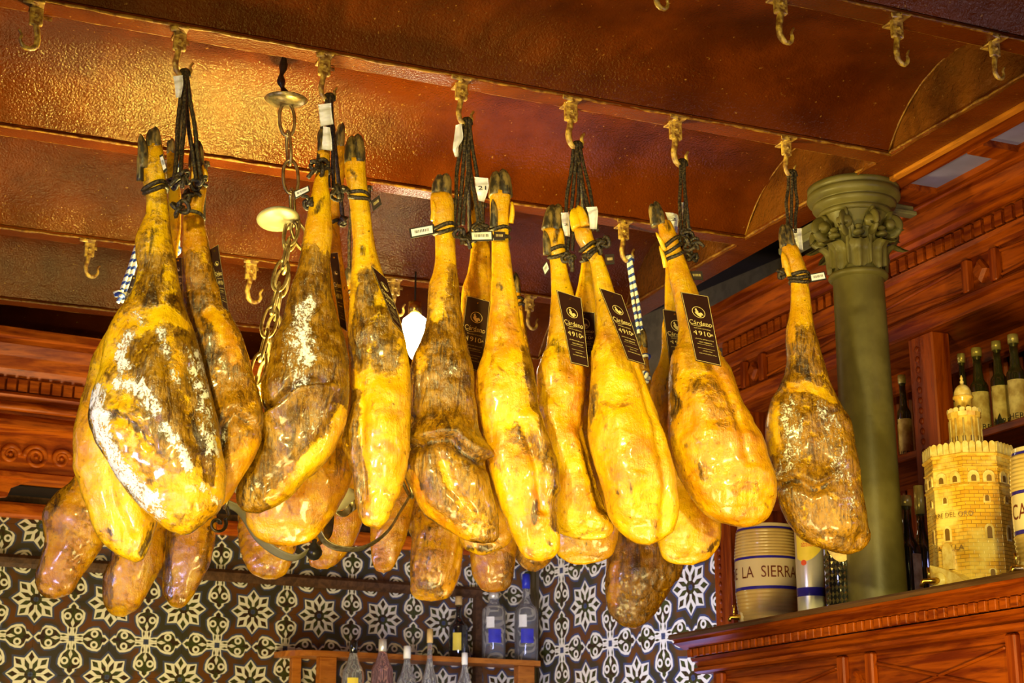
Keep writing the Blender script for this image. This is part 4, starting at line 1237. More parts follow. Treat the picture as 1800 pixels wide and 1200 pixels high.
HK['lamp'] = hook(698, 492, 548, 'iron hook on a far beam beside the lit bulb', F3Y, 'iron hooks on the far beams')

# ------------------------------------------------------------------ hams
def pchip(xs, ys, x):
    xs = np.asarray(xs, float); ys = np.asarray(ys, float)
    h = np.diff(xs); d = np.diff(ys) / h
    m_ = np.zeros(len(xs)); m_[0] = d[0]; m_[-1] = d[-1]
    for i in range(1, len(xs) - 1):
        if d[i - 1] * d[i] > 0:
            w1, w2 = 2 * h[i] + h[i - 1], h[i] + 2 * h[i - 1]
            m_[i] = (w1 + w2) / (w1 / d[i - 1] + w2 / d[i])
    i = np.clip(np.searchsorted(xs, x, 'right') - 1, 0, len(h) - 1)
    t_ = (x - xs[i]) / h[i]
    return ((1 + 2 * t_) * (1 - t_) ** 2 * ys[i] + t_ * (1 - t_) ** 2 * h[i] * m_[i] + t_ * t_ * (3 - 2 * t_) * ys[i + 1] + t_ * t_ * (t_ - 1) * h[i] * m_[i + 1])
def dseg(X, Y, P):
    """distance to a polyline, signed side too"""
    best = np.full(X.shape, 1e9); side = np.zeros(X.shape)
    for (x0, y0), (x1, y1) in zip(P[:-1], P[1:]):
        dx, dy = x1 - x0, y1 - y0; L = dx * dx + dy * dy + 1e-9
        t_ = np.clip(((X - x0) * dx + (Y - y0) * dy) / L, 0, 1)
        d = np.hypot(X - x0 - t_ * dx, Y - y0 - t_ * dy)
        s = np.sign(dx * (Y - y0) - dy * (X - x0))
        k = d < best
        best = np.where(k, d, best); side = np.where(k, s, side)
    return best, side
def smooth(e): e = np.clip(e, 0, 1); return e * e * (3 - 2 * e)
HAMS = {}
def ham(key, label, Lp, Rp, h, kth=.62, lean=.3, tone=.35, feats=(), hoof=None, group=None, nr_=120, ns=72, rough=1., seed=0, dew=(), hoofdark=True, backlean=.6, legth=.85):
    Lp = sorted([(y, x) for x, y in Lp]); Rp = sorted([(y, x) for x, y in Rp])
    y0 = max(Lp[0][0], Rp[0][0]); y1 = max(Lp[-1][0], Rp[-1][0])
    if Lp[-1][0] < y1: Lp.append((y1, Rp[-1][1] - .01))
    if Rp[-1][0] < y1: Rp.append((y1, Lp[-1][1] + .01))
    s = np.linspace(0, 1, nr_)
    ys = y0 + (y1 - y0) * (1 - (1 - s) ** 1.45)
    ys = np.concatenate([ys])
    xl = pchip([p[0] for p in Lp], [p[1] for p in Lp], ys); xr = pchip([p[0] for p in Rp], [p[1] for p in Rp], ys)
    xr = np.maximum(xr, xl + .05)
    kk = np.array([.05, .12, .2, .26, .2, .12, .05])
    W = xr - xl
    Wp = np.pad(W, 3, mode='edge'); Wsm = sum(Wp[i:i + nr_] * kk[i] for i in range(7)) / kk.sum()
    scale = h / F
    wmax = W.max()
    rb = min(.42 * (y1 - y0), 110)
    e = np.clip((y1 - ys) / rb, 0, 1)
    round_ = np.sqrt(np.clip(1 - (1 - e) ** 2, 0, 1))
    legf = smooth((Wsm / wmax - .30) / .45)
    th = (legth * (1 - legf) + kth * legf) * np.minimum(Wsm, np.maximum(W, 2)) / 2 * scale * 1.02
    thb = kth * wmax / 2 * scale
    th = np.where(ys > y1 - rb, np.maximum(th, thb * .75) * round_, th)
    th = np.minimum(th, thb * 1.05)
    # top cap rounding
    et = np.clip((ys - y0) / 6., 0, 1)
    th = th * np.sqrt(1 - (1 - et) ** 2 + 1e-6)
    a = np.arange(ns) / ns * 2 * PI
    ex = .88
    ca_ = np.sign(np.cos(a)) * np.abs(np.cos(a)) ** ex; sa_ = np.sign(np.sin(a)) * np.abs(np.sin(a)) ** ex
    cx = (xl + xr) / 2; hw = (xr - xl) / 2 * (np.sqrt(1 - (1 - et) ** 2 + 1e-6))
    X = cx[:, None] + hw[:, None] * ca_[None]
    Y = np.broadcast_to(ys[:, None], X.shape)
    V = PH(X, Y, h) - (th[:, None] * sa_[None])[..., None] * FH
    # normals
    du_ = np.roll(V, -1, 1) - np.roll(V, 1, 1); dv_ = np.gradient(V, axis=0)
    N = np.cross(du_, dv_); N /= np.linalg.norm(N, axis=-1)[..., None] + 1e-12
    c = V.mean(1, keepdims=True)
    if np.mean(((V - c) * N).sum(-1)) < 0: N = -N
    front = smooth((sa_[None] + .25) / .5) * np.ones_like(X)
    body = smooth((Wsm / wmax - .35) / .3)[:, None]
    edge = np.minimum(1, th / (thb * .25 + 1e-9))[:, None]
    D = (fbm(V, 9, 3, seed) - .5) * .020 * body + (fbm(V, 24, 3, seed + 5) - .5) * .010 * (.25 + .75 * body) + (fbm(V * [1, 1, .30], 70, 3, seed + 9) - .5) * .0042 * rough
    # keep the outline: displacement fades where the surface turns away from the eye
    D = D * (.35 + .65 * np.abs(sa_)[None] ** .5)
    wob = (fbm(V, 22, 3, seed + 20) - .5) * 34; wob2 = (fbm(V, 22, 3, seed + 31) - .5) * 34
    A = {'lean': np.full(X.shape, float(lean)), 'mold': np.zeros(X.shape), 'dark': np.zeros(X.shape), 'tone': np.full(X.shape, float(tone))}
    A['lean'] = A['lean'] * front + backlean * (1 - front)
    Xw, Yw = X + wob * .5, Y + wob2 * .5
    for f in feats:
        kind = f[0]
        if kind in ('lean', 'mold', 'dark', 'tone', 'fat'):
            amt, wd, P = f[1], f[2], f[3]
            if len(P) == 1: P = [P[0], (P[0][0] + .1, P[0][1])]
            d, _ = dseg(Xw, Yw, P)
            mk = smooth(1.25 - d / wd) * front * amt
            if kind == 'fat': A['lean'] = A['lean'] * (1 - mk); A['dark'] = A['dark'] * (1 - mk)
            else: A[kind] = np.maximum(A[kind], mk) if kind != 'tone' else A[kind] * (1 - mk / max(amt, 1e-6)) + mk
        elif kind == 'ridge':
            amt, wd, P = f[1], f[2], f[3]
            d, _ = dseg(X, Y, P)
            D = D + amt * np.exp(-(d / wd) ** 2) * front
        elif kind == 'flap':
            # a fold: surface stands proud on one side of the line and drops sharply below it
            amt, wd, P = f[1], f[2], f[3]
            d, sd_ = dseg(X, Y, P)
            q = d * sd_
            D = D + amt * np.where(q < 0, np.exp(-(q / wd) ** 2), -.9 * np.exp(-((q - wd * .28) / (wd * .35)) ** 2) + .0 ) * smooth(1.6 - d / (wd * 1.6)) * front
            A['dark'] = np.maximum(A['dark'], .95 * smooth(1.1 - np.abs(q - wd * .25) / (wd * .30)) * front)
        elif kind == 'wrinkle':
            amt, wl, ang, y_a, y_b = f[1:6]
            q = (X * math.sin(ang) + Y * math.cos(ang)) / wl + wob * .05
            D = D + amt * np.sin(q * 2 * PI) * smooth((Y - y_a) / 12) * smooth((y_b - Y) / 12) * front
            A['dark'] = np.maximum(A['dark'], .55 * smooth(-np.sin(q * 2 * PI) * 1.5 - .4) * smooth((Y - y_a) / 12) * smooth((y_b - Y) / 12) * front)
    V = V + N * (D * edge)[..., None]
    wp = PH(cx[0], y0, h)
    t_ = thing('cured_ham', label, 'ham', wp, group or 'cured hams of the front row')
    VV = np.concatenate([V.reshape(-1, 3), V[0].mean(0)[None], V[-1].mean(0)[None]])
    Fc = grid_faces(nr_, ns).tolist()
    k = nr_ * ns
    Fc += [[(j + 1) % ns, j, k] for j in range(ns)] + [[(nr_ - 1) * ns + j, (nr_ - 1) * ns + (j + 1) % ns, k + 1] for j in range(ns)]
    if np.linalg.norm(V[nr_ // 2, ns // 4] - EYE) > np.linalg.norm(V[nr_ // 2, 3 * ns // 4] - EYE): print('orient?')
    att = {q: np.concatenate([v.ravel(), [v[0].mean(), v[-1].mean()]]) for q, v in A.items()}
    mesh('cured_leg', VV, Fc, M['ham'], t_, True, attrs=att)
    # trotter
    if hoof:
        (bx, by, bw), (tx, ty) = hoof     # base centre, base width, tip
        P0, P1 = PH(bx, by, h), PH(tx, ty, h)
        ax = P1 - P0; L = np.linalg.norm(ax); az = ax / L
        rt = np.cross(FH, az); rt /= np.linalg.norm(rt)
        if rt @ RGT < 0: rt = -rt
        fw = np.cross(rt, az); 
        w2 = bw / 2 * scale
        for sgn in (-1, 1):
            n_, m_ = 12, 14
            VV = []
            for i in range(n_):
                f = i / (n_ - 1.)
                hwx = w2 * .60 * (1.02 + .12 * math.sin(f * PI)) * max(1 - f ** 4., 0) ** .5
                dep = w2 * .95 * max(1 - f ** 2.6, 0) ** .6
                ccx = sgn * w2 * (.50 - .20 * f)
                for j in range(m_):
                    q = j / m_ * 2 * PI
                    VV.append(P0 - ax * .12 + ax * 1.12 * f * (1 if sgn > 0 else .93) + rt * (ccx + hwx * math.cos(q)) + fw * (dep * math.sin(q)))
            VV = np.array(VV); VV += (np.stack([fbm(VV, 90, 3, seed + 1), fbm(VV, 90, 3, seed + 2), fbm(VV, 90, 3, seed + 3)], -1) - .5) * .004
            mesh('hoof_toe', VV, grid_faces(n_, m_).tolist() + [list(range(m_))[::-1], list(range((n_ - 1) * m_, n_ * m_))], M['hoof'] if hoofdark else M['ham'], t_, True)
    for (x0, yy0, x1, yy1, wd, dk) in dew:
        A0, A1 = PH(x0, yy0, h - .012), PH(x1, yy1, h - .02)
        P = catmull([A0, (A0 + A1) / 2 + RGT * .002, A1], 10)
        V_, F_ = tube(P, wd / 2 * scale * np.sqrt(np.clip(1 - np.linspace(-.2, 1, 10) ** 2, .02, 1)), 10)
        mesh('dewclaw', V_, F_, M['hoof'] if dk else M['ham'], t_, True)
    HAMS[key] = dict(h=h, ys=ys, cx=cx, hw=(xr - xl) / 2, th=th, o=t_)
    return t_
def hh(k): return float(HK[k] @ FH)
h1, h2, h3, h4, h5, h6 = [hh(k) for k in (1, 2, 3, 4, 5, 6)]

ham('1', 'large front ham at left, its cut face blotched with white mould',
    [(261,250),(253,270),(250,300),(252,325),(256,343),(257,370),(249,395),(238,425),(239,447),(242,473),(236,503),(225,530),(208,553),(194,580),(185,603),(178,640),(172,667),(162,710),(159,735),(166,767),(188,810),(216,857),(243,887),(273,913),(297,932),(318,940)],
    [(284,250),(288,270),(291,287),(292,320),(293,343),(297,370),(300,403),(303,427),(308,447),(312,473),(317,503),(324,530),(331,553),(341,580),(348,603),(360,650),(373,693),(383,740),(391,787),(397,833),(396,865),(385,893),(352,924),(330,938)],
    h1 - .06, .66, .42, .3, feats=[
     ('dark', .9, 13, [(278,412),(276,440),(268,470)]), ('dark', .55, 34, [(272,500),(250,530),(300,540)]), ('lean', .8, 40, [(270,480),(270,530)]),
     ('lean', 1., 30, [(320,540),(350,640),(372,740),(380,840)]), ('lean', .85, 60, [(270,640),(300,720),(330,800)]), ('fat', .7, 16, [(300,560),(335,580)]), ('fat', .7, 12, [(205,590),(190,640),(175,690)]),
     ('fat', 1., 9, [(385,780),(394,830),(392,880)]), ('fat', .8, 28, [(290,890),(340,870)]),
     ('dark', .9, 10, [(172,650),(166,700),(164,740),(176,790),(215,850),(250,890)]), ('dark', .95, 8, [(200,735),(230,745),(262,765)]), ('dark', .8, 12, [(345,680),(355,740),(365,800)]),
     ('mold', 1., 26, [(180,700),(190,760),(212,815),(245,865),(285,900)]), ('mold', .95, 17, [(240,600),(220,640),(232,660)]), ('mold', .9, 14, [(293,595),(302,640)]),
     ('mold', .9, 22, [(225,690),(260,700),(290,735)]), ('mold', .95, 15, [(305,770),(325,800),(338,830)]), ('mold', .8, 16, [(345,630),(362,700),(374,760),(378,800)]), ('mold', .7, 12, [(310,660),(325,690)]), ('mold', .6, 12, [(245,560),(260,580)]), ('mold', .7, 10, [(360,860),(385,880)]),
     ('flap', .008, 22, [(205,738),(225,741),(248,750),(268,768),(280,790)]), ('ridge', .010, 20, [(300,580),(280,660),(300,740)]), ('ridge', -.008, 14, [(345,660),(352,760),(370,840)])],
    hoof=((271,256,26),(269,222)), dew=[(252,296,247,236,22,True),(246,318,243,272,14,True)], seed=1, nr_=200, ns=110)
ham('1b', 'pale yellow ham hanging behind the mouldy one at far left',
    [(294,262),(292,300),(296,345),(290,400),(272,450),(240,500),(222,530),(203,560),(180,600),(157,650),(140,710),(128,767),(127,813),(137,853),(150,890),(163,927),(180,953),(210,977),(236,988)],
    [(308,262),(312,300),(318,350),(318,400),(312,450),(312,500),(312,560),(314,600),(312,700),(308,760),(300,830),(290,880),(278,910),(268,945),(255,975),(242,987)],
    h1 + .10, .55, .06, .1, feats=[('tone', .7, 30, [(150,680),(150,800)]), ('lean', .5, 16, [(165,640),(150,700)]), ('dark', .9, 8, [(266,925),(262,950),(250,975)]), ('dark', .6, 5, [(238,960),(255,965)]), ('ridge', -.008, 10, [(200,830),(212,900),(235,950)]), ('dark', .8, 5, [(198,935),(203,945)]), ('ridge', .008, 18, [(220,850),(245,930)])],
    hoof=((301,268,16),(300,242)), seed=2, nr_=130, ns=80)
ham('2', 'brown and orange ham right of the mouldy one on the leftmost hook',
    [(334,284),(335,320),(331,350),(327,370),(322,387),(322,420),(321,453),(321,487),(322,520),(323,553),(326,587),(330,620),(338,660),(345,710),(350,760),(352,800),(354,840),(360,870),(374,893)],
    [(357,284),(361,300),(363,330),(360,350),(357,370),(359,390),(366,420),(372,453),(379,487),(391,520),(406,553),(424,587),(434,620),(450,677),(462,733),(461,767),(451,800),(434,830),(413,863),(397,883),(385,894)],
    h1 + .02, .62, .68, .85, feats=[('fat', 1., 30, [(345,300),(345,420)]), ('dark', .9, 12, [(350,330),(352,345)]), ('dark', .85, 22, [(345,530),(368,570),(380,640)]), ('lean', .9, 26, [(345,480),(350,540)]), ('fat', .85, 14, [(372,560),(400,580),(415,640)]), ('dark', .9, 14, [(400,740),(398,770)]), ('flap', .012, 22, [(385,800),(395,750),(415,725),(440,740)]),
     ('mold', .6, 14, [(395,650),(430,670)]), ('mold', .55, 12, [(400,770),(398,800)]), ('fat', .9, 24, [(450,790),(420,830),(400,870)]), ('mold', .5, 8, [(335,555)])],
    hoof=((345,290,26),(346,246)), dew=[(338,318,338,300,9,False),(361,318,360,296,9,False)], seed=3, nr_=150, ns=90)
ham('3', 'ham with a folded brown face and cream mould patch left of centre',
    [(557,262),(556,300),(552,318),(546,347),(540,378),(534,410),(529,440),(523,473),(512,505),(503,537),(493,568),(480,600),(472,643),(458,683),(463,733),(461,760),(450,793),(433,827),(419,853),(416,880),(424,894),(440,901)],
    [(580,262),(578,300),(577,318),(581,347),(583,378),(585,410),(582,440),(580,473),(582,505),(589,537),(598,568),(608,600),(614,640),(615,683),(613,723),(600,763),(580,800),(550,833),(523,860),(487,887),(457,902)],
    h2 - .05, .62, .95, .4, feats=[('fat', 1., 40, [(565,270),(565,420)]), ('lean', .9, 18, [(552,450),(560,500)]), ('dark', .75, 8, [(575,350),(560,375),(545,385)]), ('dark', .6, 12, [(560,520),(580,560)]), ('dark', .6, 10, [(475,640),(465,690)]),
     ('mold', .9, 24, [(545,540),(535,575),(545,640)]), ('mold', .7, 26, [(520,600),(530,680)]), ('mold', .5, 16, [(560,725),(545,770)]), ('mold', .6, 8, [(467,710)]),
     ('flap', .018, 26, [(560,688),(530,692),(510,712),(490,730),(462,737)]), ('fat', 1., 17, [(612,735),(585,785),(545,825),(520,850),(480,880)]), ('tone', .9, 16, [(520,830),(480,870)]), ('dark', .7, 18, [(440,850),(430,885)]), ('ridge', -.008, 12, [(600,740),(560,790),(510,830),(450,870)])],
    hoof=((569,262,22),(568,222)), seed=4, nr_=180, ns=100)
ham('4', 'slim ham with bright yellow fat lower half beside the lit bulb',
    [(607,276),(606,299),(610,325),(614,350),(616,375),(618,400),(620,430),(619,460),(617,489),(615,520),(612,552),(611,584),(612,617),(617,650),(618,690),(613,725),(603,760),(602,785),(612,810),(621,840),(623,867),(629,900),(640,922)],
    [(642,276),(643,299),(646,331),(650,363),(654,395),(659,425),(666,457),(675,489),(687,520),(699,552),(709,584),(715,610),(720,650),(721,700),(720,750),(717,800),(708,850),(695,885),(681,916),(666,931)],
    h2 + .01, .62, .14, .3, feats=[('dark', .9, 10, [(640,440),(640,450)]), ('lean', 1., 24, [(645,500),(640,560),(632,640)]), ('lean', .8, 40, [(670,560),(680,640)]), ('dark', .8, 16, [(632,560),(650,590),(632,640)]), ('dark', .7, 14, [(640,520),(655,535)]),
     ('lean', 1., 20, [(620,700),(618,770),(630,840),(630,900)]), ('dark', .75, 14, [(622,740),(625,790)]), ('dark', .7, 8, [(630,850),(632,905)]), ('tone', 1., 12, [(640,860),(648,905)]), ('tone', .9, 10, [(685,790),(690,800)]), ('dark', .8, 6, [(618,305),(630,320)]), ('ridge', -.010, 10, [(640,720),(636,800),(640,880)]), ('ridge', .010, 24, [(680,700),(685,820)])],
    hoof=((624,282,36),(624,234)), seed=5, nr_=170, ns=96)
ham('5', 'broad amber ham whose rounded end shows below the folded ham',
    [(590,250),(588,300),(581,350),(577,400),(572,450),(566,500),(552,550),(540,600),(520,680),(500,760),(470,820),(440,860),(431,893),(433,917),(447,940),(473,955),(500,960)],
    [(607,250),(606,300),(600,350),(597,400),(602,450),(610,500),(618,560),(622,620),(624,700),(625,760),(624,817),(617,847),(602,878),(587,907),(567,933),(543,953),(515,960)],
    h2 + .14, .52, .12, .85, feats=[('tone', .35, 26, [(460,930),(540,940)]), ('dark', .8, 24, [(600,800),(590,840)]), ('dark', .6, 6, [(515,900),(560,905)]), ('tone', 1., 26, [(480,890),(560,860)])],
    hoof=((597,254,16),(600,214)), seed=6)
ham('6', 'olive brown ham with a flap of meat, third hook',
    [(758,338),(757,350),(757,365),(761,393),(765,422),(765,450),(761,479),(754,500),(752,521),(751,550),(747,578),(737,606),(724,635),(719,660),(720,702),(721,740),(718,791),(713,828),(726,866),(744,901),(779,928),(809,945),(830,952)],
    [(793,338),(797,355),(799,375),(800,393),(800,422),(801,450),(804,479),(807,500),(808,521),(812,550),(816,578),(823,606),(829,635),(834,680),(837,720),(843,771),(853,802),(858,832),(866,866),(877,907),(879,938),(868,953),(850,955)],
    h3 - .04, .64, .9, .5, feats=[('fat', 1., 32, [(776,340),(780,450)]), ('fat', .75, 20, [(768,480),(770,560)]), ('dark', .7, 12, [(790,530),(785,570)]), ('dark', .65, 24, [(775,610),(790,650)]), ('fat', .55, 14, [(745,620),(735,660)]), ('dark', .6, 16, [(735,740),(790,770)]),
     ('flap', .020, 28, [(852,808),(835,800),(815,788),(798,770),(770,774),(735,780)][::-1]), ('fat', 1., 12, [(722,840),(745,890),(785,925),(820,943)]), ('fat', .8, 13, [(780,820),(795,860)]), ('fat', .5, 24, [(820,890),(845,930)]), ('dark', .9, 7, [(741,858),(745,866)]), ('tone', 1., 20, [(735,850),(760,900),(800,925)]), ('mold', .45, 12, [(790,640),(815,670)]), ('ridge', -.008, 10, [(770,800),(800,870),(830,910)]), ('ridge', .006, 4, [(735,660),(730,700),(724,730)])],
    hoof=((776,338,34),(780,303)), dew=[(762,388,761,352,12,False)], seed=7, nr_=180, ns=100)
ham('7', 'tall yellow ham with brown stained lower end, right of the flapped ham',
    [(861,334),(861,355),(861,379),(864,422),(864,450),(864,479),(863,507),(862,535),(859,563),(855,592),(848,620),(838,655),(837,690),(842,720),(850,771),(861,832),(874,884),(891,918),(905,952),(922,979),(940,986)],
    [(898,334),(897,355),(895,379),(894,422),(897,450),(901,479),(906,507),(911,535),(915,563),(921,592),(930,620),(937,645),(943,680),(948,725),(955,765),(966,800),(974,839),(975,884),(980,918),(984,959),(972,980),(955,986)],
    h3 + .0, .68, .08, .35, feats=[('dark', .9, 10, [(878,505),(882,512)]), ('tone', .9, 40, [(885,560),(890,600)]), ('lean', .95, 13, [(925,620),(938,700),(955,790),(968,850),(978,930)]), ('dark', .8, 9, [(960,800),(968,830),(972,870)]), ('tone', .9, 34, [(880,790),(920,800)]), ('lean', .7, 26, [(900,770),(935,790)]), ('dark', .75, 8, [(872,818),(884,830)]), ('dark', .6, 7, [(900,845),(910,850)]), ('dark', .7, 12, [(943,890),(940,920)]), ('tone', 1., 24, [(945,880),(940,930)]), ('dark', .95, 3.5, [(885,672),(885,673)]), ('dark', .8, 7, [(958,955),(965,960)]), ('ridge', .014, 14, [(935,740),(962,810),(968,860)]), ('ridge', -.012, 8, [(925,760),(945,830),(955,900)])],
    hoof=((880,340,40),(878,296)), dew=[(868,400,866,350,16,True),(898,392,900,354,10,False)], seed=8, nr_=180, ns=100)
ham('8', 'partly hidden ham behind the third hook pair, its tag facing out',
    [(820,330),(822,370),(826,400),(829,422),(827,450),(822,479),(813,507),(809,540),(800,570),(790,610),(782,680),(780,760),(785,840),(795,900),(806,940),(820,965),(842,976)],
    [(836,330),(840,370),(850,400),(860,422),(862,450),(864,479),(865,520),(868,570),(875,640),(885,740),(892,840),(899,900),(902,942),(893,958),(872,968),(850,976)],
    h3 + .15, .52, .10, .6, feats=[('dark', .9, 8, [(830,340),(828,370)]), ('dark', .8, 10, [(860,425),(862,435)]), ('dark', .7, 10, [(830,965),(880,960)])],
    hoof=((827,336,18),(823,302)), seed=9)
ham('9', 'narrow pale ham with a stippled collar, left one on the fourth hook',
    [(954,400),(955,415),(958,435),(966,453),(968,484),(969,515),(967,546),(966,577),(961,608),(948,635),(942,660),(944,699),(949,738),(962,797),(970,855),(971,906),(982,935),(1000,944),(1025,949)],
    [(990,400),(993,425),(995,453),(1000,484),(1008,515),(1015,546),(1021,577),(1026,608),(1030,640),(1030,680),(1027,738),(1036,797),(1052,855),(1069,898),(1080,928),(1070,944),(1050,949)],
    h4 - .01, .66, .07, .32, feats=[('wrinkle', .0016, 7, .35, 600, 640), ('dark', .75, 16, [(985,620),(975,605)]), ('dark', .9, 10, [(982,410),(978,425)]), ('tone', 1., 40, [(1020,640),(1020,760)]), ('tone', .9, 24, [(1000,850),(1040,900)]), ('lean', .75, 20, [(1035,800),(1050,860),(1070,910)]), ('dark', .6, 8, [(1020,940),(1060,935)]), ('ridge', -.012, 12, [(1028,760),(1040,830),(1060,890)]), ('ridge', .008, 20, [(965,720),(985,820)])],
    hoof=((970,400,34),(977,356)), dew=[(962,448,957,405,16,True)], seed=10, nr_=170, ns=96)
ham('10', 'big yellow ham with tag in the middle of the right group',
    [(1008,400),(1012,420),(1022,437),(1034,453),(1040,480),(1045,515),(1048,546),(1049,577),(1044,605),(1039,630),(1038,670),(1034,710),(1033,765),(1046,816),(1060,863),(1071,906),(1088,934),(1112,951),(1128,957)],
    [(1038,400),(1043,420),(1048,437),(1060,453),(1068,475),(1081,515),(1092,546),(1103,577),(1112,600),(1121,625),(1133,660),(1148,700),(1163,746),(1178,797),(1189,848),(1192,895),(1186,930),(1165,948),(1142,958)],
    h4 - .07, .66, .06, .38, feats=[('wrinkle', .0014, 7, .5, 600, 630), ('tone', .8, 20, [(1060,600),(1090,620)]), ('dark', .85, 9, [(1044,700),(1047,730)]), ('lean', .7, 12, [(1040,690),(1040,760)]), ('tone', .8, 40, [(1100,830),(1130,800)]), ('dark', .55, 14, [(1095,860),(1110,890)]), ('dark', .8, 4, [(1080,842),(1086,870)]), ('dark', .8, 5, [(1148,930),(1156,918)]), ('tone', .5, 26, [(1165,740),(1185,860)]), ('ridge', -.010, 9, [(1120,650),(1150,740),(1168,860),(1165,930)]), ('ridge', .010, 26, [(1090,740),(1110,880)]), ('fat', 1., 30, [(1060,760),(1080,840)])],
    hoof=((1020,396,32),(1012,362)), hoofdark=False, seed=11, nr_=180, ns=100)
ham('11', 'ham mostly hidden behind the middle tagged pair, only shank and bottom seen',
    [(1026,395),(1026,430),(1022,463),(1016,500),(1011,520),(1007,560),(1000,620),(990,700),(982,800),(976,880),(974,930),(978,970),(998,988),(1012,992)],
    [(1038,395),(1042,430),(1044,463),(1046,500),(1050,540),(1056,600),(1066,700),(1078,800),(1086,880),(1088,930),(1079,966),(1058,985),(1030,992)],
    h4 + .14, .52, .06, .5, feats=[('dark', .8, 5, [(1020,975),(1030,960)])],
    hoof=((1027,392,14),(1026,342)), seed=12)
ham('12', 'large amber-yellow ham with a tag, right one of the two on the fifth hook',
    [(1156,385),(1157,400),(1160,418),(1166,437),(1171,453),(1176,484),(1183,515),(1188,546),(1192,577),(1190,605),(1179,628),(1175,660),(1174,700),(1175,758),(1182,805),(1202,852),(1229,891),(1261,914),(1296,925)],
    [(1177,385),(1184,400),(1191,418),(1197,437),(1203,453),(1215,484),(1228,515),(1239,546),(1250,577),(1260,605),(1270,630),(1283,652),(1299,690),(1320,730),(1342,770),(1354,810),(1363,840),(1365,871),(1355,902),(1335,921),(1310,927)],
    h5 - .06, .66, .08, .72, feats=[('wrinkle', .0018, 6, .1, 595, 640), ('lean', .7, 15, [(1180,650),(1180,740)]), ('dark', .85, 10, [(1184,690),(1182,730)]), ('dark', .75, 15, [(1225,830),(1240,850)]), ('dark', .8, 6, [(1202,792),(1203,795)]), ('lean', .5, 40, [(1230,680),(1270,740)]), ('tone', .9, 50, [(1260,680),(1300,780)]), ('dark', .85, 5, [(1340,888),(1345,890)]), ('fat', .7, 26, [(1280,880),(1340,850)]), ('ridge', .012, 22, [(1225,700),(1240,780)]), ('ridge', -.006, 8, [(1255,660),(1290,740),(1310,820)]), ('dark', .8, 10, [(1170,395),(1175,405)])],
    hoof=((1157,392,26),(1148,353)), dew=[(1168,440,1153,408,9,False),(1170,470,1159,432,9,False)], seed=13, nr_=190, ns=104)
ham('13', 'ham behind the fifth hook pair with its rounded yellow end low down',
    [(1171,430),(1170,463),(1169,500),(1168,546),(1163,577),(1163,608),(1157,640),(1146,662),(1141,690),(1146,718),(1150,750),(1152,820),(1150,900),(1154,945),(1163,977),(1190,992)],
    [(1190,430),(1196,463),(1200,500),(1204,546),(1208,600),(1218,650),(1230,700),(1240,760),(1250,820),(1260,880),(1267,926),(1265,953),(1245,981),(1218,993)],
    h5 + .07, .56, .08, .4, feats=[('wrinkle', .0016, 8, 1.2, 655, 700), ('dark', .8, 9, [(1156,700),(1158,720)]), ('lean', .8, 22, [(1250,840),(1258,900)]), ('tone', 1., 26, [(1230,870),(1245,940)]), ('dark', .8, 8, [(1236,965),(1262,950)]), ('fat', 1., 18, [(1180,960),(1210,970)])],
    hoof=((1181,436,16),(1176,410)), seed=14)
ham('14', 'single dark amber ham speckled with mould hanging in front of the column',
    [(1373,428),(1374,440),(1377,455),(1382,470),(1387,485),(1390,500),(1390,530),(1387,555),(1382,580),(1381,605),(1383,630),(1379,655),(1369,678),(1354,705),(1345,750),(1348,787),(1361,830),(1366,875),(1385,912),(1405,938),(1439,960),(1467,970),(1485,974)],
    [(1400,428),(1405,440),(1411,455),(1416,470),(1420,485),(1421,500),(1425,530),(1428,555),(1432,580),(1439,605),(1446,630),(1454,655),(1462,680),(1474,702),(1490,734),(1504,782),(1513,830),(1520,887),(1525,923),(1531,942),(1526,956),(1512,968),(1495,974)],
    h6 - .03, .60, .72, .6, feats=[('fat', 1., 30, [(1395,440),(1405,550)]), ('fat', .9, 9, [(1386,560),(1387,600)]), ('dark', .9, 16, [(1412,580),(1405,620),(1412,660)]), ('dark', .7, 26, [(1410,650),(1420,675)]), ('fat', .75, 10, [(1380,690),(1415,685),(1460,705)]), ('fat', .6, 14, [(1358,720),(1352,790)]),
     ('mold', .66, 26, [(1385,720),(1385,790),(1375,830)]), ('mold', .64, 24, [(1440,720),(1465,790),(1470,840)]), ('mold', .55, 20, [(1480,840),(1490,900)]), ('mold', .55, 16, [(1375,860),(1390,880)]), ('mold', .5, 10, [(1410,800),(1440,780)]), ('tone', 1., 10, [(1414,787),(1415,788)]),
     ('flap', .016, 24, [(1362,846),(1385,842),(1405,848),(1425,862),(1440,856)]), ('dark', .7, 5, [(1455,945),(1475,915),(1500,915)]), ('tone', 1., 16, [(1510,945),(1515,950)]), ('ridge', .008, 14, [(1470,930),(1495,925)]), ('ridge', -.006, 8, [(1505,950)] + [(1506,951)])],
    hoof=((1384,430,26),(1379,390)), dew=[(1384,486,1375,442,16,False)], seed=15, nr_=190, ns=104)

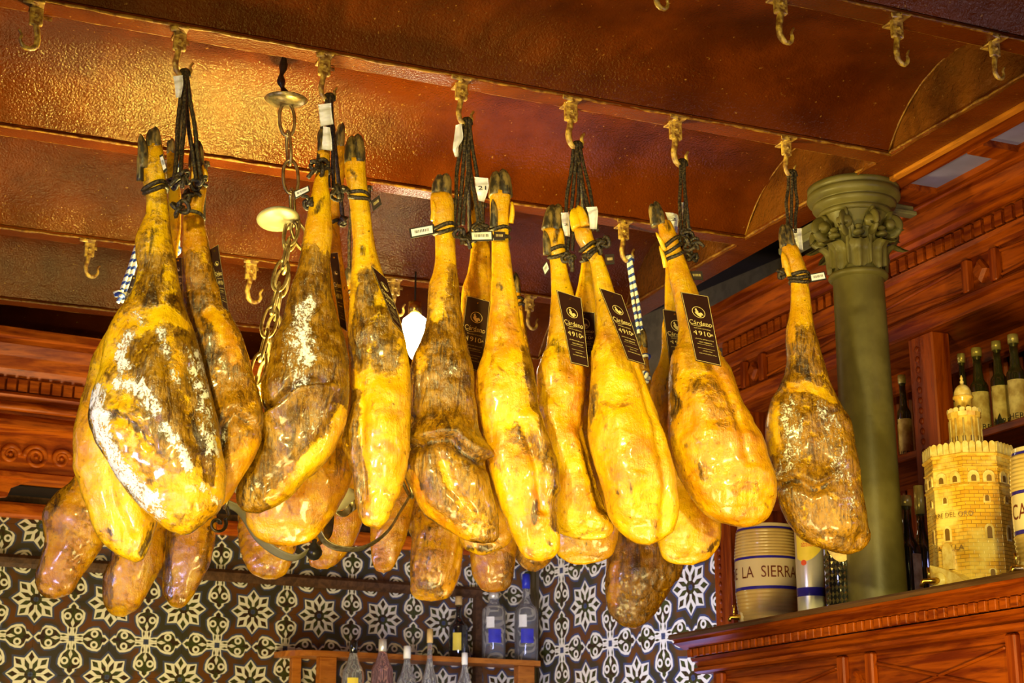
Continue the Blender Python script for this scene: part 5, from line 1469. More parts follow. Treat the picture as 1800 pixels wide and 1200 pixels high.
# far row, on the second beam: mostly their lower ends show
hf = lambda X: float(np.array([X, F2Y + FW / 2, 0]) @ FH)
GB = 'cured hams of the far row'
def far(key, label, hx, hy, L, R, lean, tone, feats=(), X=None, seed=0, kth=.6, dh=0.):
    p = PA(hx, hy, 1, F2Y + FW / 2)
    h = float(p @ FH) + dh
    yb = min(L[0][1], R[0][1])
    cxb = (L[0][0] + R[0][0]) / 2
    LL, RR = [], []
    for f, w_ in ((0, 9), (.15, 11), (.35, 15), (.55, 22), (.75, 34)):
        y = hy + 14 + (yb - 60 - hy) * f; x = hx + (cxb - hx) * f
        LL.append((x - w_, y)); RR.append((x + w_, y))
    ham(key, label, LL + L, RR + R, h, kth, lean, tone, feats, hoof=((hx, hy + 20, 20), (hx - 2, hy - 14)), group=GB, nr_=110, ns=64, seed=seed)
far('b1', 'far ham leaning left with a knobbly bone end, lowest at the left edge', 262, 552, [(135,830),(97,870),(76,907),(80,950),(74,983),(64,1012),(66,1035),(80,1050)], [(205,830),(198,900),(180,961),(162,990),(141,1016),(122,1044),(98,1053)], .35, .9, [('lean', 1., 22, [(120,850),(90,900)]), ('dark', .7, 10, [(110,880),(95,910)]), ('lean', .9, 16, [(80,960),(68,1020),(80,1045)]), ('fat', 1., 14, [(125,900),(95,990),(90,1030)]), ('tone', 1., 26, [(150,960),(110,1030)])], seed=21, dh=-.05)
far('b2', 'far ham with a shiny brown side and yellow stripe, second from the left edge', 290, 520, [(190,900),(196,950),(196,974),(184,1020),(183,1045),(188,1069),(204,1083)], [(296,900),(292,937),(290,982),(268,1027),(241,1069),(218,1084)], .3, .8, [('lean', 1., 20, [(205,960),(195,1020),(190,1060)]), ('dark', .6, 10, [(200,990)]), ('fat', 1., 10, [(228,980),(215,1060)]), ('tone', 1., 16, [(270,980),(240,1060)])], seed=22, dh=.05)
far('b3', 'far ham with a dark glossy left edge hanging beneath the mouldy ham', 344, 515, [(300,890),(296,940),(289,986),(286,1031),(297,1060),(308,1068)], [(382,890),(378,952),(370,986),(347,1031),(330,1060),(318,1069)], .3, .85, [('lean', 1., 12, [(302,940),(295,1010),(300,1050)]), ('dark', .8, 10, [(300,950),(292,1000)]), ('fat', 1., 6, [(340,930),(345,990)]), ('lean', .8, 8, [(372,930),(362,1000)])], seed=23, dh=.02)
far('b4', 'far golden ham seen above the left lamp arm', 556, 520, [(417,860),(417,903),(417,940),(427,985),(443,1008),(465,1018)], [(530,860),(528,920),(521,960),(514,985),(503,1008),(485,1018)], .25, .9, [('wrinkle', .002, 14, .5, 900, 1000)], seed=24)
far('b5', 'far orange ham behind the dark ball of the lamp', 616, 480, [(590,840),(575,900),(558,940),(543,975),(545,993),(558,1000)], [(655,840),(645,890),(636,920),(619,959),(597,983),(576,1000)], .2, .95, seed=25)
far('b6', 'far small orange ham right of the lamp arm', 642, 490, [(668,830),(655,880),(651,930),(651,960),(653,985),(662,1003)], [(738,830),(728,880),(720,927),(712,953),(701,980),(688,1001),(675,1007)], .25, .9, seed=26)
far('b7', 'far rugged brown ham in the middle, below the flapped ham', 790, 480, [(742,830),(730,870),(721,927),(727,953),(722,990),(721,1033),(733,1053)], [(812,830),(815,900),(813,967),(808,1001),(797,1033),(781,1053),(758,1057)], .35, .85, [('wrinkle', .002, 12, 1.4, 900, 1010), ('lean', .8, 16, [(745,1030),(770,1040)]), ('dark', .6, 9, [(745,920),(755,980)]), ('dark', .8, 10, [(765,1035)]), ('fat', 1., 12, [(795,930),(790,1000)])], seed=27)
far('b8', 'far smooth amber ham above the clear bottles', 846, 500, [(820,860),(824,930),(827,980),(829,1005),(840,1029),(856,1040)], [(915,860),(912,930),(906,980),(901,1018),(888,1037),(870,1041)], .15, 1., [('lean', .8, 16, [(895,980),(895,1030)])], seed=28)
far('b9', 'far brown ham end peeping out under the tall yellow ham', 905, 492, [(900,880),(902,930),(904,962),(911,985),(930,1003)], [(985,880),(984,930),(978,960),(969,982),(957,997),(942,1005)], .5, .8, seed=29, dh=.03)
far('b10', 'far dark ham with deep vertical wrinkles, lowest of all at the right', 1128, 588, [(1085,860),(1076,920),(1067,980),(1065,1033),(1068,1067),(1083,1091),(1100,1102)], [(1185,860),(1200,920),(1203,970),(1198,1003),(1183,1030),(1162,1065),(1140,1092),(1118,1105)], .7, .9, [('wrinkle', .0035, 13, 1.45, 940, 1040), ('lean', 1., 40, [(1110,960),(1140,1030)]), ('dark', .5, 26, [(1130,1060),(1170,1020)]), ('fat', .9, 10, [(1078,1000),(1078,1060)])], seed=30)

# ------------------------------------------------------------------ ropes
def at(k, y):
    d = HAMS[k]
    i = np.interp(y, d['ys'], np.arange(len(d['ys'])))
    f = lambda q: float(np.interp(i, np.arange(len(d['ys'])), d[q]))
    return f('cx'), f('hw'), f('th'), d['h']
def knot(c, s, r, seed, mat, parent):
    rn = np.random.RandomState(seed)
    t_ = np.linspace(0, 2 * PI, 60, endpoint=False)
    P = np.stack([np.sin(t_) + 2 * np.sin(2 * t_), np.cos(t_) - 2 * np.cos(2 * t_), -1.6 * np.sin(3 * t_)], -1) / 3.
    q = rn.randn(3, 3); q, _ = np.linalg.qr(q)
    V, Fc = tube(P @ q * s + c, r, 8, braid=420, closed=True)
    return mesh('knot', V, Fc, mat, parent, True)
def rope(key, hk, yw, tilt, knots, label, strands=2, wraps=2, top=None, r=.0042, mat=None, gap=10, start=None, side=0, tail=True, grp='black ropes tying the hams to their hooks'):
    mat = mat or M['rope']
    cx_, hw_, th_, h = at(key, yw)
    sc = h / F
    c0 = PH(cx_, yw, h)
    topP = HK[hk] if isinstance(hk, (int, str)) else np.array(hk)
    t_ = thing('hanging_rope', label, 'rope', topP, grp)
    a = np.linspace(0, 2 * PI, 44, endpoint=False)
    for wv in range(wraps):
        off = (wv - (wraps - 1) / 2) * gap
        cxx, hww, thh, _ = at(key, yw + off)
        R1, R2 = hww * sc + r * .5, thh + r * .5
        cc = PH(cxx, yw + off, h)
        P = cc + np.outer(np.cos(a) * R1, RGT * [1, 1, 0]) - np.outer(np.sin(a) * R2, FH) + np.outer(np.cos(a) * R1 * tilt + .003 * np.sin(2 * a + wv), [0, 0, 1])
        V, Fc = tube(P, r, 8, braid=420, closed=True)
        mesh('ankle_loop', V, Fc, mat, t_, True)
    kp = []
    for i, (kx, ky, s) in enumerate(knots):
        p = PH(kx, ky, h - th_ - .006 if i == 0 else h - th_ * .6)
        kp.append(p)
        knot(p, s * sc, r * .95, 31 * len(key) + i * 7 + int(kx), mat, t_)
        if tail:
            rn = random.Random(int(kx * 3 + ky))
            for q in range(2):
                e = p + np.array([rn.uniform(-.03, .03), rn.uniform(-.02, .0), rn.uniform(-.03, .012)])
                V, Fc = tube(catmull([p, (p + e) / 2 + [0, -.008, .004], e], 12), r * .95, 8, braid=420)
                mesh('loose_end', V, Fc, mat, t_, True)
    b0 = kp[0] if kp and start is None else PH(*(start or (cx_ + side * hw_, yw)), h - th_ * .3)
    for i in range(strands):
        o = (i - (strands - 1) / 2)
        A = topP + RGT * [1, 1, 0] * o * .008 + [0, 0, 0] - FH * .004 * (i % 2)
        B = b0 + RGT * [1, 1, 0] * o * .010 + FH * .004 * (i % 2)
        mid = (A + B) / 2 + RGT * [1, 1, 0] * o * .004
        V, Fc = tube(catmull([A + [0, 0, .004], A * .75 + B * .25, mid, A * .25 + B * .75, B], 46), r, 8, braid=420)
        mesh('cord', V, Fc, mat, t_, True)
    # the bight over the hook
    Q = [topP + RGT * [1, 1, 0] * -.010 + [0, 0, -.008], topP + RGT * [1, 1, 0] * -.007 + [0, 0, .003], topP + [0, 0, .006], topP + RGT * [1, 1, 0] * .007 + [0, 0, .003], topP + RGT * [1, 1, 0] * .010 + [0, 0, -.008]]
    V, Fc = tube(catmull(Q, 20), r, 8, braid=420); mesh('bight', V, Fc, mat, t_, True)
    return t_
rope('1', 1, 333, .28, [(316, 366, 17), (322, 312, 14)], 'black braided rope of the mouldy ham, tied round its ankle in one broad band', 2, 2, gap=8, start=(312, 312))
rope('1b', 1, 318, .1, [(306, 322, 11)], 'black braided rope of the pale ham at far left, running straight down', 1, 1, tail=False)
rope('2', 1, 376, -.45, [(350, 322, 15), (332, 345, 13)], 'black braided rope with a fat coiled knot on the brown ham', 2, 1)
rope('3', 2, 300, .05, [(562, 293, 17), (545, 358, 11)], 'black braided rope with frayed knot on top of the folded ham', 2, 1)
rope('4', 2, 346, -.22, [(596, 338, 17)], 'black braided rope wrapped twice round the slim ham by the bulb', 2, 2, start=(582, 330))
rope('5', 2, 392, .1, [(603, 388, 9)], 'black braided rope of the hidden ham behind the second hook', 1, 1, tail=False)
rope('6', 3, 405, .16, [(812, 415, 15)], 'black braided rope round the ankle of the flapped ham', 3, 2, start=(806, 395))
rope('7', 3, 412, .02, [(846, 400, 13)], 'black braided rope with barcode band round the tall yellow ham', 2, 2, gap=16)
rope('8', 3, 398, .1, [(826, 420, 11)], 'black braided rope of the half hidden ham on the third hook', 1, 1, tail=False)
rope('9', 4, 446, .14, [(1000, 455, 13)], 'black braided rope wrapped twice round the narrow pale ham', 3, 2, gap=13, start=(998, 440))
rope('10', 4, 440, .45, [(1060, 427, 14), (1050, 440, 12)], 'black braided rope with double knot on the big tagged ham', 2, 2, start=(1047, 405))
rope('11', 4, 458, .1, [(1034, 452, 9)], 'black braided rope of the ham hidden behind the middle tagged pair', 1, 1, tail=False)
rope('12', 5, 440, .55, [(1214, 428, 15), (1206, 410, 10)], 'black braided rope slanting round the ankle of the large amber ham', 2, 3, gap=12, start=(1200, 425))
rope('13', 5, 462, .2, [(1216, 452, 11)], 'black braided rope of the ham behind the large amber one', 1, 1)
rope('14', 6, 490, .02, [(1373, 480, 9)], 'black braided rope band round the single ham by the column', 3, 3, gap=7, start=(1391, 408), tail=False)
# blue and white ropes of the far row
GB2 = 'blue and white ropes of the far row'
rope('b10', 'b', 628, .1, [(1134, 664, 10)], 'blue and white twisted rope hanging from the second beam at right', 2, 1, mat=M['rope_blue'], r=.0052, grp=GB2, start=(1130, 610), tail=False)
for k, hx, hyy, lab, kn in (('b1', 284, 262, 'blue and white rope knot beside the shank of the mouldy ham', [(215, 519, 11)]), ('b2', 300, 268, 'blue and white rope seen between the two left shanks', [(309, 440, 8)])):
    p = PA(hx + 10, hyy, 2, H - .06); p[1] = F2Y + FW / 2; 
    px_ = PA(hx + 10, 300, 1, F2Y + FW / 2)
    rope(k, np.array([px_[0], F2Y + FW / 2, H - .02]), 566 if k == 'b1' else 534, .1, kn, lab, 2, 1, mat=M['rope_blue'], r=.005, grp=GB2, tail=k == 'b1')
for k, lab in (('b3', 'black rope of the far ham with the dark glossy edge'), ('b4', 'black rope of the far golden ham above the lamp arm'), ('b5', 'black rope of the far ham behind the lamp ball'), ('b6', 'black rope of the far small ham right of the lamp arm'), ('b7', 'black rope of the far rugged brown ham'), ('b8', 'black rope of the far smooth amber ham'), ('b9', 'black rope of the far ham under the tall yellow one')):
    d = HAMS[k]; top_ = PH(d['cx'][0], d['ys'][0], d['h']); top_ = np.array([top_[0], F2Y + FW / 2, H - .004])
    if k == 'b9': top_[0] = PA(880, 360, 1, F2Y)[0]
    rope(k, top_, float(d['ys'][0] + 26), .1, [], lab, 2, 2, grp='black ropes of the far hams', start=(float(d['cx'][0]), float(d['ys'][0] + 24)))

# ------------------------------------------------------------------ tags and paper slips
def quad_pts(TL, TR, BR, BL, h, dtop=0., dbot=0.):
    f = [PH(*TL, h - dtop), PH(*TR, h - dtop), PH(*BR, h - dbot), PH(*BL, h - dbot)]
    return [np.array(q) for q in f]
def bil(q, u, v):
    u = np.asarray(u)[..., None]; v = np.asarray(v)[..., None]
    return q[0] * (1 - u) * (1 - v) + q[1] * u * (1 - v) + q[2] * u * v + q[3] * (1 - u) * v
def card(q, th_, name, mat, parent, bowed=1.):
    n = np.cross(q[1] - q[0], q[3] - q[0]); n /= np.linalg.norm(n)
    if n @ (EYE - q[0]) < 0: n = -n
    g = 8
    u, v = np.meshgrid(np.linspace(0, 1, g), np.linspace(0, 1, g)); P = bil(q, u.ravel(), v.ravel())
    bow = (np.sin(u.ravel() * PI) * .35 + np.sin(v.ravel() * PI)) * .0012
    P = P + n * bow[:, None] * bowed
    V = np.concatenate([P + n * th_ / 2, P - n * th_ / 2]); k = g * g
    f1 = grid_faces(g, g, False)
    Fc = f1.tolist() + (f1[:, ::-1] + k).tolist()
    rim = [i for i in range(g)] + [g * i + g - 1 for i in range(1, g)] + [g * (g - 1) + i for i in range(g - 2, -1, -1)] + [g * i for i in range(g - 2, 0, -1)]
    Fc += [[rim[i], rim[(i + 1) % len(rim)], rim[(i + 1) % len(rim)] + k, rim[i] + k] for i in range(len(rim))]
    return mesh(name, V, Fc, mat, parent, False), n
def on_card(q, n, UV, off=.0016, bowed=1.):
    UV = np.asarray(UV)
    bow = (np.sin(np.clip(UV[:, 0], 0, 1) * PI) * .35 + np.sin(np.clip(UV[:, 1], 0, 1) * PI)) * .0012
    return bil(q, UV[:, 0], UV[:, 1]) + n * (off + bow * bowed)[:, None]
def strip_uv(pts, wd, asp):
    """a flat line of even width in card coordinates"""
    P = np.array(pts, float) * [1, asp]
    T = np.gradient(P, axis=0); T /= np.linalg.norm(T, axis=1)[:, None] + 1e-9
    Nn = np.stack([-T[:, 1], T[:, 0]], -1) * wd / 2
    V = np.concatenate([P + Nn, P - Nn]) / [1, asp]; n = len(P)
    return V, [[i, i + 1, n + i + 1, n + i] for i in range(n - 1)]
RIDER = [(.40,.245),(.43,.225),(.455,.222),(.47,.235),(.465,.25),(.49,.258),(.505,.275),(.495,.292),(.525,.298),(.56,.285),(.60,.285),(.635,.305),(.645,.33),(.63,.335),(.60,.322),(.585,.335),(.575,.355),(.55,.365),(.52,.362),(.48,.352),(.44,.335),(.405,.315),(.385,.29),(.41,.285),(.42,.268)]
def brandtag(label, TL, TR, BR, BL, h, dt=0., db=0., full=True):
    q = quad_pts(TL, TR, BR, BL, h, dt, db)
    t_ = thing('hang_tag', label, 'tag', (q[0] + q[1]) / 2, 'dark brown brand tags on the hams')
    c_, n = card(q, .0012, 'card', M['tag'], t_)
    asp = np.linalg.norm(q[3] - q[0]) / np.linalg.norm(q[1] - q[0])
    g = Geo()
    e = .028
    for pts in ([(e, e / asp), (1 - e, e / asp)], [(1 - e, e / asp), (1 - e, 1 - e / asp)], [(1 - e, 1 - e / asp), (e, 1 - e / asp)], [(e, 1 - e / asp), (e, e / asp)]):
        P = np.array([np.array(pts[0]) * (1 - f) + np.array(pts[1]) * f for f in np.linspace(0, 1, 6)])
        V, Fc = strip_uv(P, .016, asp); g.add(on_card(q, n, V), Fc)
    g.out('gold_border', M['gold'], t_)
    g = Geo()
    a = np.linspace(0, 2 * PI, 33)
    V, Fc = strip_uv(np.stack([.51 + .23 * np.cos(a), .275 + .23 / asp * np.sin(a)], -1), .022, asp); g.add(on_card(q, n, V), Fc)
    R_ = np.array(RIDER); R_[:, 0] = (R_[:, 0] - .51) * 1.15 + .51; R_[:, 1] = (R_[:, 1] - .285) * 2.5 / asp + .275
    g.add(on_card(q, n, R_), [list(range(len(R_)))])
    g.out('horse_rider_emblem', M['gold'], t_)
    V, Fc = tube([q[0] * .5 + q[1] * .5 + (q[3] - q[0]) * .07 + n * .0016, q[0] * .5 + q[1] * .5 + (q[3] - q[0]) * .07 + n * .0026], .0022, 10); mesh('eyelet', V, Fc, M['brass'], t_)
    for s, uc, vc, wd, ht in (('Cárdeno', .50, .435, .84, .066), ('EDICIÓN LIMITADA', .52, .515, .62, .018), ('1910', .52, .585, .56, .066), ('JAMÓN DE BELLOTA', .52, .672, .70, .020), ('100% IBÉRICO', .54, .712, .50, .020), ('CORTADO A MANO', .55, .835, .36, .012), ('EXTREMADURA', .55, .875, .66, .011)):
        V, Fc = text_geo(s); ee = V.max(0) - V.min(0)
        UV = np.stack([uc + V[:, 0] / ee[0] * wd, vc - V[:, 1] / ee[1] * ht], -1)
        mesh('lettering', on_card(q, n, UV, .0018), Fc, M['gold'], t_)
    g = Geo()
    x = np.linspace(.12, .86, 14)
    V, Fc = strip_uv(np.stack([x, .475 + .012 * np.sin((x - .12) * 8)], -1), .016, asp); g.add(on_card(q, n, V), Fc)
    for v in (.742, .800):
        V, Fc = strip_uv(np.stack([np.linspace(.2, .85, 5), np.full(5, v)], -1), .008, asp); g.add(on_card(q, n, V), Fc)
    x0 = .52
    for sg in (-1, 1):
        x = np.linspace(0, 1, 10)
        V, Fc = strip_uv(np.stack([x0 + sg * (.27 + .09 * x), .585 + .014 * np.sin(x * 7)], -1), .02, asp); g.add(on_card(q, n, V), Fc)
    g.out('gold_flourish', M['gold'], t_)
    return t_
brandtag('brown brand tag on the narrow pale ham, leftmost fully readable one', (978,510), (1022,524), (1035,646), (1003,638), HAMS['9']['h'], .055, .105)
brandtag('brown brand tag on the big ham in the middle of the right group', (1053,506), (1093,519), (1135,642), (1103,632), HAMS['10']['h'], .055, .105)
brandtag('brown brand tag on the large amber ham, widest and most readable', (1196,513), (1245,521), (1268,644), (1223,634), HAMS['12']['h'], .06, .11)
brandtag('brown brand tag partly hidden behind the amber ham', (1164,543), (1206,549), (1221,650), (1177,640), HAMS['13']['h'], .04, .05)
brandtag('brown brand tag half hidden between the two middle tagged hams', (1005,546), (1046,549), (1048,628), (1008,626), HAMS['11']['h'], .04, .045)
brandtag('brown brand tag hanging between the flapped and tall yellow hams', (820,519), (862,530), (849,655), (805,645), HAMS['8']['h'], .04, .06)
brandtag('brown brand tag seen slanting beside the lit bulb', (652,467), (680,491), (709,587), (690,565), HAMS['4']['h'], .05, .09)
brandtag('brown brand tag seen from the side right of the folded ham', (578,446), (594,444), (610,582), (598,574), HAMS['5']['h'], .06, .10)
brandtag('brown brand tag seen from the side behind the right shank of the left pair', (368,440), (384,430), (402,548), (392,540), HAMS['2']['h'], -.01, .02)
brandtag('brown brand tag edge showing between the two left shanks', (306,455), (320,452), (322,532), (309,530), HAMS['1b']['h'], .03, .04)
brandtag('brown brand tag edge showing left of the mouldy ham', (233,484), (242,484), (226,560), (208,562), HAMS['1b']['h'], .02, .02)
def bartag(label, TL, TR, BR, BL, h, d=0., bars=True, face='paper'):
    q = quad_pts(TL, TR, BR, BL, h, d, d)
    t_ = thing('barcode_tag', label, 'tag', (q[0] + q[3]) / 2, 'small black barcode tags on the ropes')
    c_, n = card(q, .003, 'holder', M['ink'], t_, 0.)
    asp = np.linalg.norm(q[3] - q[0]) / np.linalg.norm(q[1] - q[0])
    e = .07
    P = np.array([(e, e * 1.8), (1 - e, e * 1.8), (1 - e, 1 - e * 1.8), (e, 1 - e * 1.8)])
    mesh('label_face', on_card(q, n, P, .0022, 0.), [[0, 1, 2, 3]], M[face], t_)
    g = Geo(); rn = random.Random(int(TL[0]))
    u = .2
    while u < .8:
        w_ = rn.choice((.012, .02, .03))
        P = np.array([(u, .33), (u + w_, .33), (u + w_, .62), (u, .62)]); g.add(on_card(q, n, P, .0026, 0.), [[0, 1, 2, 3]]); u += w_ + rn.choice((.02, .035))
    g.out('bars', M['ink'] if face == 'paper' else M['gold'], t_)
    return t_
def hk_(k, y): c = at(k, y); return c[3] - c[2]
bartag('barcode tag sticking out left of the flapped ham', (719,402), (763,394), (764,411), (722,419), hk_('6', 405), .012)
bartag('barcode tag across the ankle of the tall yellow ham', (826,407), (866,406), (867,423), (827,424), hk_('7', 412), .012)
bartag('black clasp beside the barcode on the tall yellow ham', (868,407), (888,408), (888,422), (868,422), hk_('7', 412), .013, face='tag')
bartag('barcode tag left of the folded ham top', (516,337), (543,326), (545,336), (519,350), hk_('3', 318), .01)
bartag('small dark tag on the rope right of the slim ham ankle', (652,354), (667,343), (671,359), (656,371), hk_('4', 340), .012, face='tag')
bartag('barcode tag on the trotter of the mouldy ham', (280,274), (286,271), (294,299), (288,304), hk_('1', 300), .012)
bartag('clear barcode tag beside the column on the single ham', (1423,482), (1449,477), (1453,491), (1425,496), hk_('14', 490), .0)
bartag('little white tag left of the narrow pale ham ankle', (953,470), (961,458), (966,474), (958,485), hk_('9', 455), .01)
bartag('dark printed tag right of the big tagged ham ankle', (1063,448), (1079,447), (1080,464), (1065,465), hk_('10', 447), .0, face='tag')
bartag('dark printed tag right of the large amber ham ankle', (1212,477), (1234,477), (1236,492), (1215,491), hk_('12', 470), -.03, face='tag')
def slip(label, pts, h, d=0., txt=None):
    """a curled piece of white paper; pts is a strip of left/right pixel pairs from top to bottom"""
    t_ = thing('paper_slip', label, 'label', PH(*pts[0][0], h), 'white paper slips on the ropes')
    rows = []
    n = 7
    Lf = catmull([list(p[0]) + [0] for p in pts], 14); Rt = catmull([list(p[1]) + [0] for p in pts], 14)
    for i in range(14):
        for j in range(n):
            f = j / (n - 1)
            x = Lf[i, 0] * (1 - f) + Rt[i, 0] * f; y = Lf[i, 1] * (1 - f) + Rt[i, 1] * f
            rows.append(PH(x, y, h - d - .006 * math.sin(f * PI) + .004 * math.sin(i * .7) + .002 * math.sin(i * 1.9 + f * 3)))
    V = np.array(rows)
    k = len(V); f1 = grid_faces(14, n, False)
    W_ = V + FH * .0006
    rim = list(range(n)) + [n * i + n - 1 for i in range(1, 14)] + [n * 13 + i for i in range(n - 2, -1, -1)] + [n * i for i in range(12, 0, -1)]
    Fc = f1.tolist() + (f1[:, ::-1] + k).tolist() + [[rim[i], rim[(i + 1) % len(rim)], rim[(i + 1) % len(rim)] + k, rim[i] + k] for i in range(len(rim))]
    mesh('paper', np.concatenate([V, W_]), Fc, M['paper'], t_, True)
    if txt:
        cx_ = (pts[1][0][0] + pts[1][1][0]) / 2; cy_ = (pts[1][0][1] + pts[1][1][1]) / 2
        Vt, Ft = text_geo(txt); e_ = Vt.max(0) - Vt.min(0)
        wpx = (pts[1][1][0] - pts[1][0][0]) * .6
        P = PH(cx_ + Vt[:, 0] / e_[0] * wpx, cy_ - Vt[:, 1] / e_[1] * wpx * .5, h - d - .0125)
        mesh('print', P, Ft, M['ink'], t_)
    return t_
hr1 = h1 - .02
slip('white paper slip folded on the ropes at the leftmost hook', [((304,134),(321,132)),((307,150),(322,148)),((309,172),(318,171))], h1, .030)
slip('upper white paper slip bunched on the second rope', [((559,184),(582,181)),((561,200),(583,198)),((563,222),(586,218))], h2, .085)
slip('lower white paper slip hanging under the bunched one', [((568,222),(580,224)),((567,242),(583,245)),((565,262),(584,265))], h2, .080)
slip('white paper slip high on the third rope, left side', [((801,220),(811,217)),((798,244),(814,242)),((796,262),(806,258)),((800,276),(806,274))], h3, .025)
slip('white paper slip printed 21 between the third pair of trotters', [((834,311),(858,313)),((836,330),(859,330)),((841,352),(851,355))], h3, .035, '21')
slip('white paper slip left of the big tagged ham trotter', [((986,374),(999,373)),((988,395),(1001,394)),((993,414),(1002,416))], h4, .03, '2')
slip('white paper slip right of the big tagged ham trotter', [((1030,364),(1049,363)),((1035,380),(1051,372)),((1037,402),(1049,403))], h4, .08)
slip('white paper slip behind the trotter of the large amber ham', [((1169,373),(1183,374)),((1176,390),(1192,380)),((1184,404),(1191,410))], h5, .01, '2')
slip('narrow white paper slip on the fifth rope', [((1197,356),(1204,355)),((1199,375),(1206,376)),((1201,394),(1206,396))], h5, .012)
slip('white paper slip beside the trotter of the single ham', [((1393,402),(1409,401)),((1397,420),(1410,419)),((1402,436),(1412,440))], h6, .0)

# ------------------------------------------------------------------ hanging iron lamp on chains
YL = 3.47
def pl_(x, y, dy=0.): return PA(x, y, 1, YL + dy)
lamp = thing('chain_lamp', 'wrought-iron lamp with scrolled arms hanging on chains behind the left hams', 'lamp', pl_(497, 105))
def disc(x, y, rpx, name, tilt, mat, depth=.25):
    c = pl_(x, y); r = size_at(c, rpx)
    V, Fc = lathe([(0, -r * depth), (r * .45, -r * depth * .85), (r * .8, -r * depth * .45), (r, 0), (r * .98, r * .03), (r * .75, -r * depth * .35), (0, -r * depth * .8)], 28)
    ca2, sa2 = math.cos(tilt), math.sin(tilt)
    V = V @ np.array([[1, 0, 0], [0, ca2, sa2], [0, -sa2, ca2]])
    mesh(name, V + c, Fc, mat, lamp, True)
V, Fc = tube(catmull([pl_(500, 60), pl_(499, 110), pl_(494, 140), pl_(500, 163)], 20), .008 * (1 + .35 * np.sin(np.linspace(0, 20, 20))), 8); mesh('ceiling_knot', V, Fc, M['iron'], lamp, True)
disc(503, 175, 38, 'ceiling_cup', .05, M['chain'], .32)
disc(489, 385, 38, 'reflector_disc', -.30, M['cream_metal'], .18)
def chain(p0, p1, lpx, name='chain_link', wd=.42):
    p0, p1 = np.array(p0), np.array(p1)
    L = np.linalg.norm(p1 - p0); ll = lpx * DEP(p0) / F
    n = max(int(L / (ll * .74)), 2); d = (p1 - p0) / L
    for i in range(n):
        c = p0 + d * (L * (i + .5) / n)
        sd_ = np.cross(d, FH); sd_ /= np.linalg.norm(sd_)
        if i % 2: sd_ = sd_ * .35 + np.cross(d, sd_) * .9; sd_ /= np.linalg.norm(sd_)
        a = np.linspace(0, 2 * PI, 22, endpoint=False)
        ww = ll * wd / 2
        P = c + np.outer(np.sign(np.sin(a)) * np.abs(np.sin(a)) ** .8 * ll * .5, d) + np.outer(np.cos(a) * ww, sd_)
        V, Fc = tube(P, .0040, 8, closed=True)
        mesh(name, V, Fc, M['chain'], lamp, True)
chain(pl_(503, 185), pl_(516, 388), 62)
chain(pl_(517, 385), pl_(397, 885), 58)
chain(pl_(514, 395, -.0), pl_(455, 720, .12), 52)
chain(pl_(519, 395), pl_(722, 868), 55)
def band(pts, r, name, mat, flat=(.35, 2.2), n=60):
    V, Fc = tube(catmull(pts, n), r, 8, flat=flat); return mesh(name, V, Fc, mat, lamp, True)
band([pl_(398, 884), pl_(425, 900), pl_(455, 945), pl_(490, 972), pl_(520, 980), pl_(542, 968)], .0075, 'lamp_arm', M['cream_metal'])
band([pl_(558, 930), pl_(572, 952), pl_(600, 964), pl_(640, 962), pl_(680, 935), pl_(706, 895), pl_(725, 864)], .0048, 'lamp_arm', M['chain'])
band([pl_(545, 965), pl_(560, 955, .04), pl_(575, 940, .08), pl_(580, 900, .10)], .0055, 'lamp_arm', M['iron'])
def scroll(x, y, rpx, a0, turns, mat, ends=None):
    q = np.linspace(0, 1, 40); a = a0 + q * turns * 2 * PI; R_ = rpx * (1 - .72 * q)
    P = [pl_(x + R_[i] * math.cos(a[i]), y + R_[i] * math.sin(a[i])) for i in range(40)]
    if ends: P = list(catmull([pl_(*e) for e in ends] + [P[0]], 12)[:-1]) + P
    V, Fc = tube(P, .0045, 8, flat=(.7, 2.)); mesh('scroll', V, Fc, mat, lamp, True)
scroll(603, 893, 18, .3, -1.3, M['chain'], [(604, 872), (618, 876)])
scroll(382, 921, 16, -.6, 1.1, M['iron'], [(396, 886), (402, 905)])
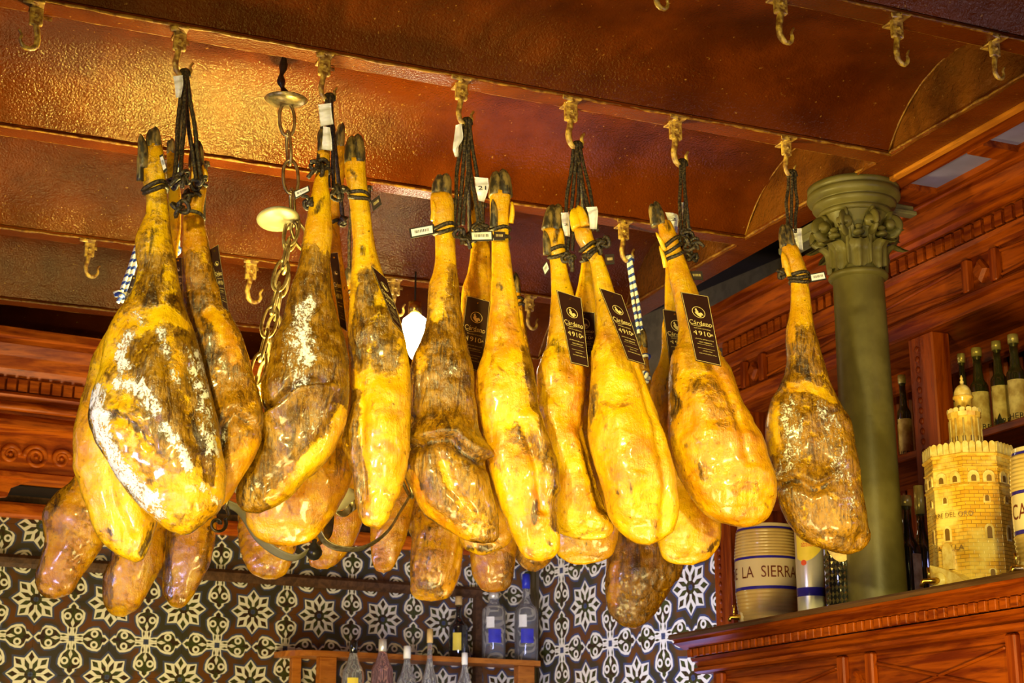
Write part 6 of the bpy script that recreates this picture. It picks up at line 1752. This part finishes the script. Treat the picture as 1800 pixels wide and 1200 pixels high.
V, Fc = lathe([(0, -.019), (.010, -.016), (.0175, -.006), (.0185, .002), (.013, .014), (.005, .020), (.006, .028), (0, .030)], 20, pl_(552, 970)); mesh('ball_finial', V, Fc, M['knob_dark'], lamp, True)
c = pl_(520, 870); rb_ = size_at(c, 112)
V, Fc = lathe([(0, -rb_ * .40), (rb_ * .4, -rb_ * .36), (rb_ * .8, -rb_ * .16), (rb_ * .97, .0), (rb_, rb_ * .10), (rb_ * .96, rb_ * .10), (rb_ * .78, -rb_ * .13), (0, -rb_ * .36)], 36)
mesh('glass_bowl', V * [1, .62, 1] + c, Fc, M['bowl'], lamp, True)
for dx, dy_ in ((-.13, .06), (.13, .06)):
    cc = c + np.array([dx, dy_, .09])
    V, Fc = lathe([(0, 0), (.012, .006), (.016, .02), (.010, .036), (.006, .045), (0, .046)], 14, cc); mesh('bulb', V, Fc, M['bowl'], lamp, True)
    pt = point('chandelier_bulb', cc + [0, 0, .07], 60, (1, .82, .24), .04, True)
# the bare lit bulb behind the hams
cb = PA(729, 575, 1, F3Y + FW / 2 - .06)
bl = thing('hanging_bulb', 'bare glowing bulb hanging on a short cord in the centre', 'bulb', (cb[0], cb[1], H))
rb2 = size_at(cb, 24)
V, Fc = lathe([(0, -rb2 * 2.6), (rb2 * .35, -rb2 * 2.2), (rb2 * .7, -rb2 * 1.2), (rb2, 0), (rb2 * .85, rb2 * .6), (rb2 * .4, rb2 * .95), (0, rb2)], 20, cb); mesh('glass', V, Fc, M['bulb'], bl, True)
V, Fc = lathe([(0, rb2 * .9), (rb2 * .5, rb2 * .9), (rb2 * .5, rb2 * 1.9), (0, rb2 * 1.95)], 14, cb); mesh('socket', V, Fc, M['brass'], bl, True)
V, Fc = tube([cb + [0, 0, rb2 * 1.9], [cb[0], cb[1], H + .02]], .003, 6); mesh('cord', V, Fc, M['ink'], bl, True)
point('bulb_light', cb - FH * .07 - [0, 0, .10], 1.0, (1, .8, .45), .03)
for o in bpy.data.objects:
    if o.type == 'LIGHT' and o.parent is None: pass
